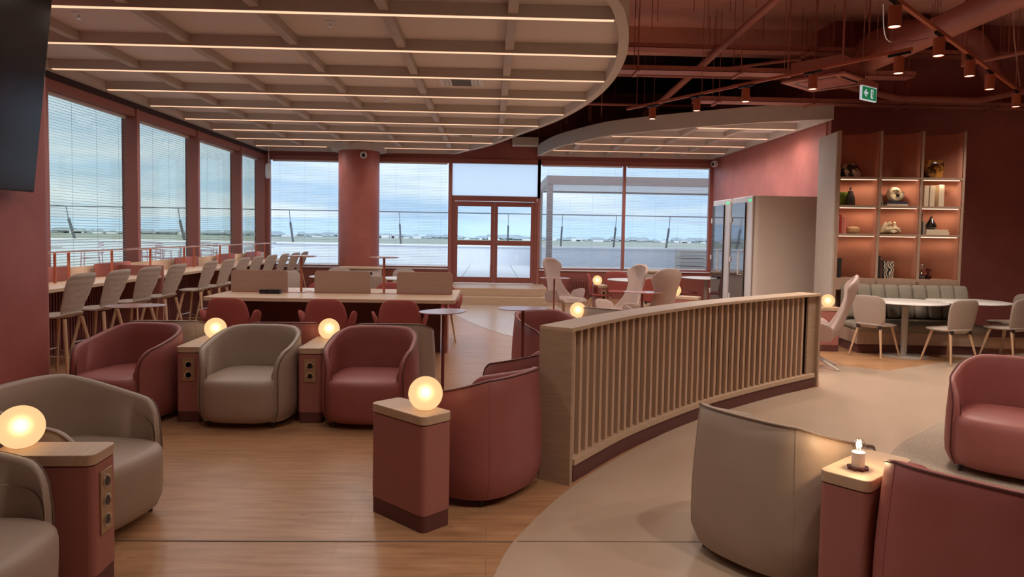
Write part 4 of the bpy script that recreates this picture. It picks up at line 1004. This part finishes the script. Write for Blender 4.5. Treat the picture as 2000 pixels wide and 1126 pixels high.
# ================================================================== BISTRO TABLES AND CHAIRS
def make_bistro(R=.52):
    def f():
        t = thing('bistro_table', '', '')
        MB().lathe([(0, .733), (R - .01, .733), (R, .737), (R, .745), (R - .008, .75), (0, .75)], n=64).build('top', 'table_white', t)
        MB().lathe([(0, .725), (R - .02, .725), (R - .02, .733), (0, .733)], n=48).build('underside', 'plinth', t)
        MB().lathe([(.042, .012), (.042, .725)], n=24).build('pedestal', 'table_base', t)
        MB().lathe([(0, 0), (R * .6, 0), (R * .6, .008), (.05, .014), (0, .014)], n=48).build('base', 'table_base', t); return t
    return f
place('bis', make_bistro(), (5.70, 9.62, 0), 0, 'round white bistro table by the banquette, left of two', 'table')
place('bis', make_bistro(), (6.68, 9.78, 0), 0, 'round white bistro table by the banquette, right of two', 'table')
def make_dining(fab):
    def f():
        t = thing('dining_chair', '', '')
        MB().pillow(.225, .22, .020, lambda a, b, c: (a, .19 + b * .18 - .55 * a * a + c, .62 + b), n=4.2, taper=.08).build('backrest', fab, t)
        MB().pillow(.225, .225, .022, lambda a, b, c: (a, b - .03, .435 + c + .25 * max(0, b) ** 2), n=3.4).build('seat', fab, t)
        MB().box(-.17, .13, .39, -.13, .17, .44).build('bracket', 'dark_leg', t); MB().box(.13, .13, .39, .17, .17, .44).build('bracket', 'dark_leg', t)
        for s in (-1, 1):
            for q in (-1, 1):
                MB().tube([(s * .15, q * .14, .415), (s * .225, q * .23, .008)], .019, 10, r1=.011).build('leg', 'wood_leg', t)
        return t
    return f
def dchair(k, x, y, rz, l, g=None): place('din' + k, make_dining('fabric_taupe' if k == 't' else 'fabric_red'), (x, y, 0), radians(rz), l, 'chair', g)
dchair('t', 5.25, 9.55, 122 , 'taupe dining chair left of the left bistro table')
dchair('t', 6.0, 9.1, -165, 'taupe dining chair with its back to the viewer between the two bistro tables')
dchair('t', 6.95, 9.35, -158, 'taupe dining chair with its back to the viewer at the right picture edge')
dchair('t', 7.45, 10.0, -95, 'taupe dining chair beyond the right bistro table, mostly cropped')
# far left group near the column
for i, (x, y, r) in enumerate([(-2.9, 13.3, .40), (-1.62, 13.1, .40)]):
    place('bisw', make_bistro(.42), (x, y, 0), 0, 'round white table in front of the round column, ' + ['left one', 'right one'][i], 'table')
dchair('t', -3.45, 13.2, 70, 'taupe chair at the left side of the left round white table')
dchair('t', -3.05, 14.4, 0, 'taupe chair behind the left round white table, back against the window')
dchair('t', -1.98, 12.35, 183, 'taupe chair with its back to the viewer left of the second round white table')
dchair('t', -1.75, 14.25, -8, 'taupe chair behind the right round white table')
def make_island():
    t = thing('service_island', '', '')
    MB().prism(rrect(.92, .60, .08), .80, .835).build('top', 'oak', t, bevel=.004)
    MB().box(-.40, -.25, .05, .40, .25, .80).build('casing', 'white_warm', t, bevel=.02)
    MB().box(.08, -.256, .68, .17, -.2505, .74).box(.2, -.256, .68, .28, -.2505, .74).build('outlet', 'black', t)
    MB().box(-.36, -.22, 0, .36, .22, .05).build('plinth', 'plinth', t); return t
place('isl', make_island, (-2.72, 15.2, 0), 0, 'pale cabinet with oak top standing before the round column', 'cabinet')
place('isl', make_island, (3.52, 15.6, 0), 0, 'pale cabinet with oak top under the far right window', 'cabinet')
place('bisr', make_bistro(.50), (2.75, 13.6, 0), 0, 'round white table with red chairs left of the phone booths', 'table')
place('bisr', make_bistro(.50), (4.45, 14.6, 0), 0, 'round white table almost hidden by the farther phone booth', 'table')
dchair('r', 2.12, 13.8, 80, 'red dining chair at the left of the round white table by the booths')
dchair('r', 2.62, 14.6, 0, 'red dining chair facing the viewer behind the round white table')
dchair('r', 2.92, 12.7, 178, 'red dining chair with its back to the viewer left of the high-back pair')
dchair('r', 4.0, 14.6, 100, 'red dining chair in profile just left of the farther phone booth')
t = thing('radiator', 'dark red column radiator on the low wall right of the door', 'radiator', (2.0, 17.7, 0))
m = MB()
for i in range(9): m.tube([(i * .06, 0, 0), (i * .06, 0, .48)], .018, 8)
m.build('columns', 'ribbed', t); MB().tube([(-.03, 0, .04), (.51, 0, .04)], .016, 8).tube([(-.03, 0, .44), (.51, 0, .44)], .016, 8).build('header', 'ribbed', t)

# ================================================================== OUTSIDE
struct(MB().box(-45, YB + .2, .0, 16, 29, .33).build('terrace_floor', 'pavers'))
struct(MB().box(-45, 28.9, .33, 16, 29.3, 1.05).build('parapet', 'parapet'))
struct(MB().box(-45, 28.8, 1.05, 16, 29.4, 1.12).build('parapet_coping', 'coping'))
t = thing('terrace_railing', 'thin steel railing with raked dark posts above the white parapet', 'railing', (0, 0, 0))
MB().tube([(-45, 28.45, 2.38), (16, 28.45, 2.38)], .02, 8).build('top_rail', 'steel_dark', t)
for i in range(26):
    x = -38.0 + i * 2.15
    MB().bar((x, 29.0, 1.12), (x, 28.6, 1.9), .06, .10).bar((x, 28.6, 1.9), (x, 28.45, 2.38), .02, .03).build('post', 'steel_dark', t)
t = thing('pergola', 'grey louvred terrace pergola outside the right windows', 'pergola', (0, 0, 0))
for x, y in ((1.8, 22.0), (11.0, 22.0), (1.8, 26.4), (11.0, 26.4)): MB().box(x - .09, y - .09, .33, x + .09, y + .09, 3.12).build('post', 'pergola', t)
MB().box(1.71, 21.9, 3.12, 11.1, 22.1, 3.38).box(1.71, 26.3, 3.12, 11.1, 26.5, 3.38).box(1.71, 22.1, 3.12, 1.89, 26.3, 3.38).box(10.9, 22.1, 3.12, 11.1, 26.3, 3.38).build('beam', 'pergola', t)
m = MB(); y = 22.2
while y < 26.2: m.box(1.9, y, 3.18, 10.9, y + .02, 3.34); y += .2
m.build('louvres', 'white', t)
t = thing('pallet_stack', 'low stack of pale slabs standing by the parapet outside', 'stack', (7.9, 27.9, .331))
for i in range(5): MB().box(-.55, -.4, i * .15, .55, .4, i * .15 + .11).build('slab', 'pallet', t)
def make_wire():
    t = thing('wire_chair', '', ''); m = MB()
    for s in (-1, 1):
        m.tube([(s * .24, -.22, 0), (s * .24, -.2, .64), (s * .26, .2, .64), (s * .24, .24, 0)], .012, 6)
    m.build('frame', 'pink_wire', t)
    b = MB()
    for z in (.55, .65, .75, .82): b.tube([(-.24, .20, z), (0, .28, z + .02), (.24, .20, z)], .01, 6)
    b.build('backrest', 'pink_wire', t)
    s = MB()
    for i in range(7): s.box(-.22, -.2 + i * .06, .43, .22, -.165 + i * .06, .445)
    s.build('seat', 'pink_wire', t); return t
def make_ot():
    t = thing('terrace_table', '', '')
    MB().lathe([(0, .72), (.42, .72), (.42, .745), (0, .745)], n=40).build('top', 'white', t); MB().tube([(0, 0, .02), (0, 0, .72)], .03, 10).build('pedestal', 'white', t); MB().lathe([(0, 0), (.25, 0), (.25, .02), (0, .02)], n=30).build('base', 'white', t); return t
w_l = iter(['leftmost outside the first window', 'second from the left outside the first window', 'third, beside the mullion outside', 'behind the near round terrace table in the second window', 'right of the table in the second window', 'farther back in the second window', 'at the left of the third window', 'in the third window by the rail post'])
for x, y, r in [(-11.9, 18.6, 60), (-10.6, 19.4, -70), (-10.0, 20.9, 100), (-9.4, 20.2, 20), (-8.7, 19.6, 90), (-8.1, 20.8, -60), (-8.9, 22.6, 30), (-7.6, 22.8, -90)]:
    place('wire', make_wire, (x, y, .331), radians(r), 'pink metal terrace chair ' + next(w_l), 'chair', 'pink metal chairs on the terrace')
for x, y, l in [(-11.2, 18.3, 'nearest the dark screen'), (-8.9, 20.9, 'seen in the second window'), (-6.9, 21.6, 'seen in the third window')]:
    place('ot', make_ot, (x, y, .331), 0, 'round white terrace table ' + l, 'table')
# landscape
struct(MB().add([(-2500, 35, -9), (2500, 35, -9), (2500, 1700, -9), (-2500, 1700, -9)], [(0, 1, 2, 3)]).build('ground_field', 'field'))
random.seed(5)
def ridge(y, z0, amp, seed, base, x0=-2600, x1=2600, n=200):
    random.seed(seed); ph = [(random.uniform(0, 6), random.uniform(.4, 1)) for _ in range(6)]; rows = []
    for i in range(n):
        x = x0 + (x1 - x0) * i / (n - 1); h = sum(a * sin(x * .0012 * (k + 1) * 1.3 + p) / (k + 1) for k, (p, a) in enumerate(ph)); h = z0 + amp * h
        rows.append([(x, y, base), (x, y + 60, h * .55 + base * .45), (x, y + 160, h), (x, y + 400, base)])
    return MB().grid(rows)
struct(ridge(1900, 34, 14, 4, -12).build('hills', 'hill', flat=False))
m = MB(); random.seed(9)
for i in range(1500):
    x = random.uniform(-1400, 1400); y = random.uniform(1250, 1450); h = random.choice([2, 2.5, 3, 4, 7]) * random.uniform(.6, 1.4); w = h * random.uniform(.7, 2.5)
    m.lathe([(w * .6, 0), (w, h * .4), (w * .6, h * .9), (0, h)], (x, y, -9), 7)
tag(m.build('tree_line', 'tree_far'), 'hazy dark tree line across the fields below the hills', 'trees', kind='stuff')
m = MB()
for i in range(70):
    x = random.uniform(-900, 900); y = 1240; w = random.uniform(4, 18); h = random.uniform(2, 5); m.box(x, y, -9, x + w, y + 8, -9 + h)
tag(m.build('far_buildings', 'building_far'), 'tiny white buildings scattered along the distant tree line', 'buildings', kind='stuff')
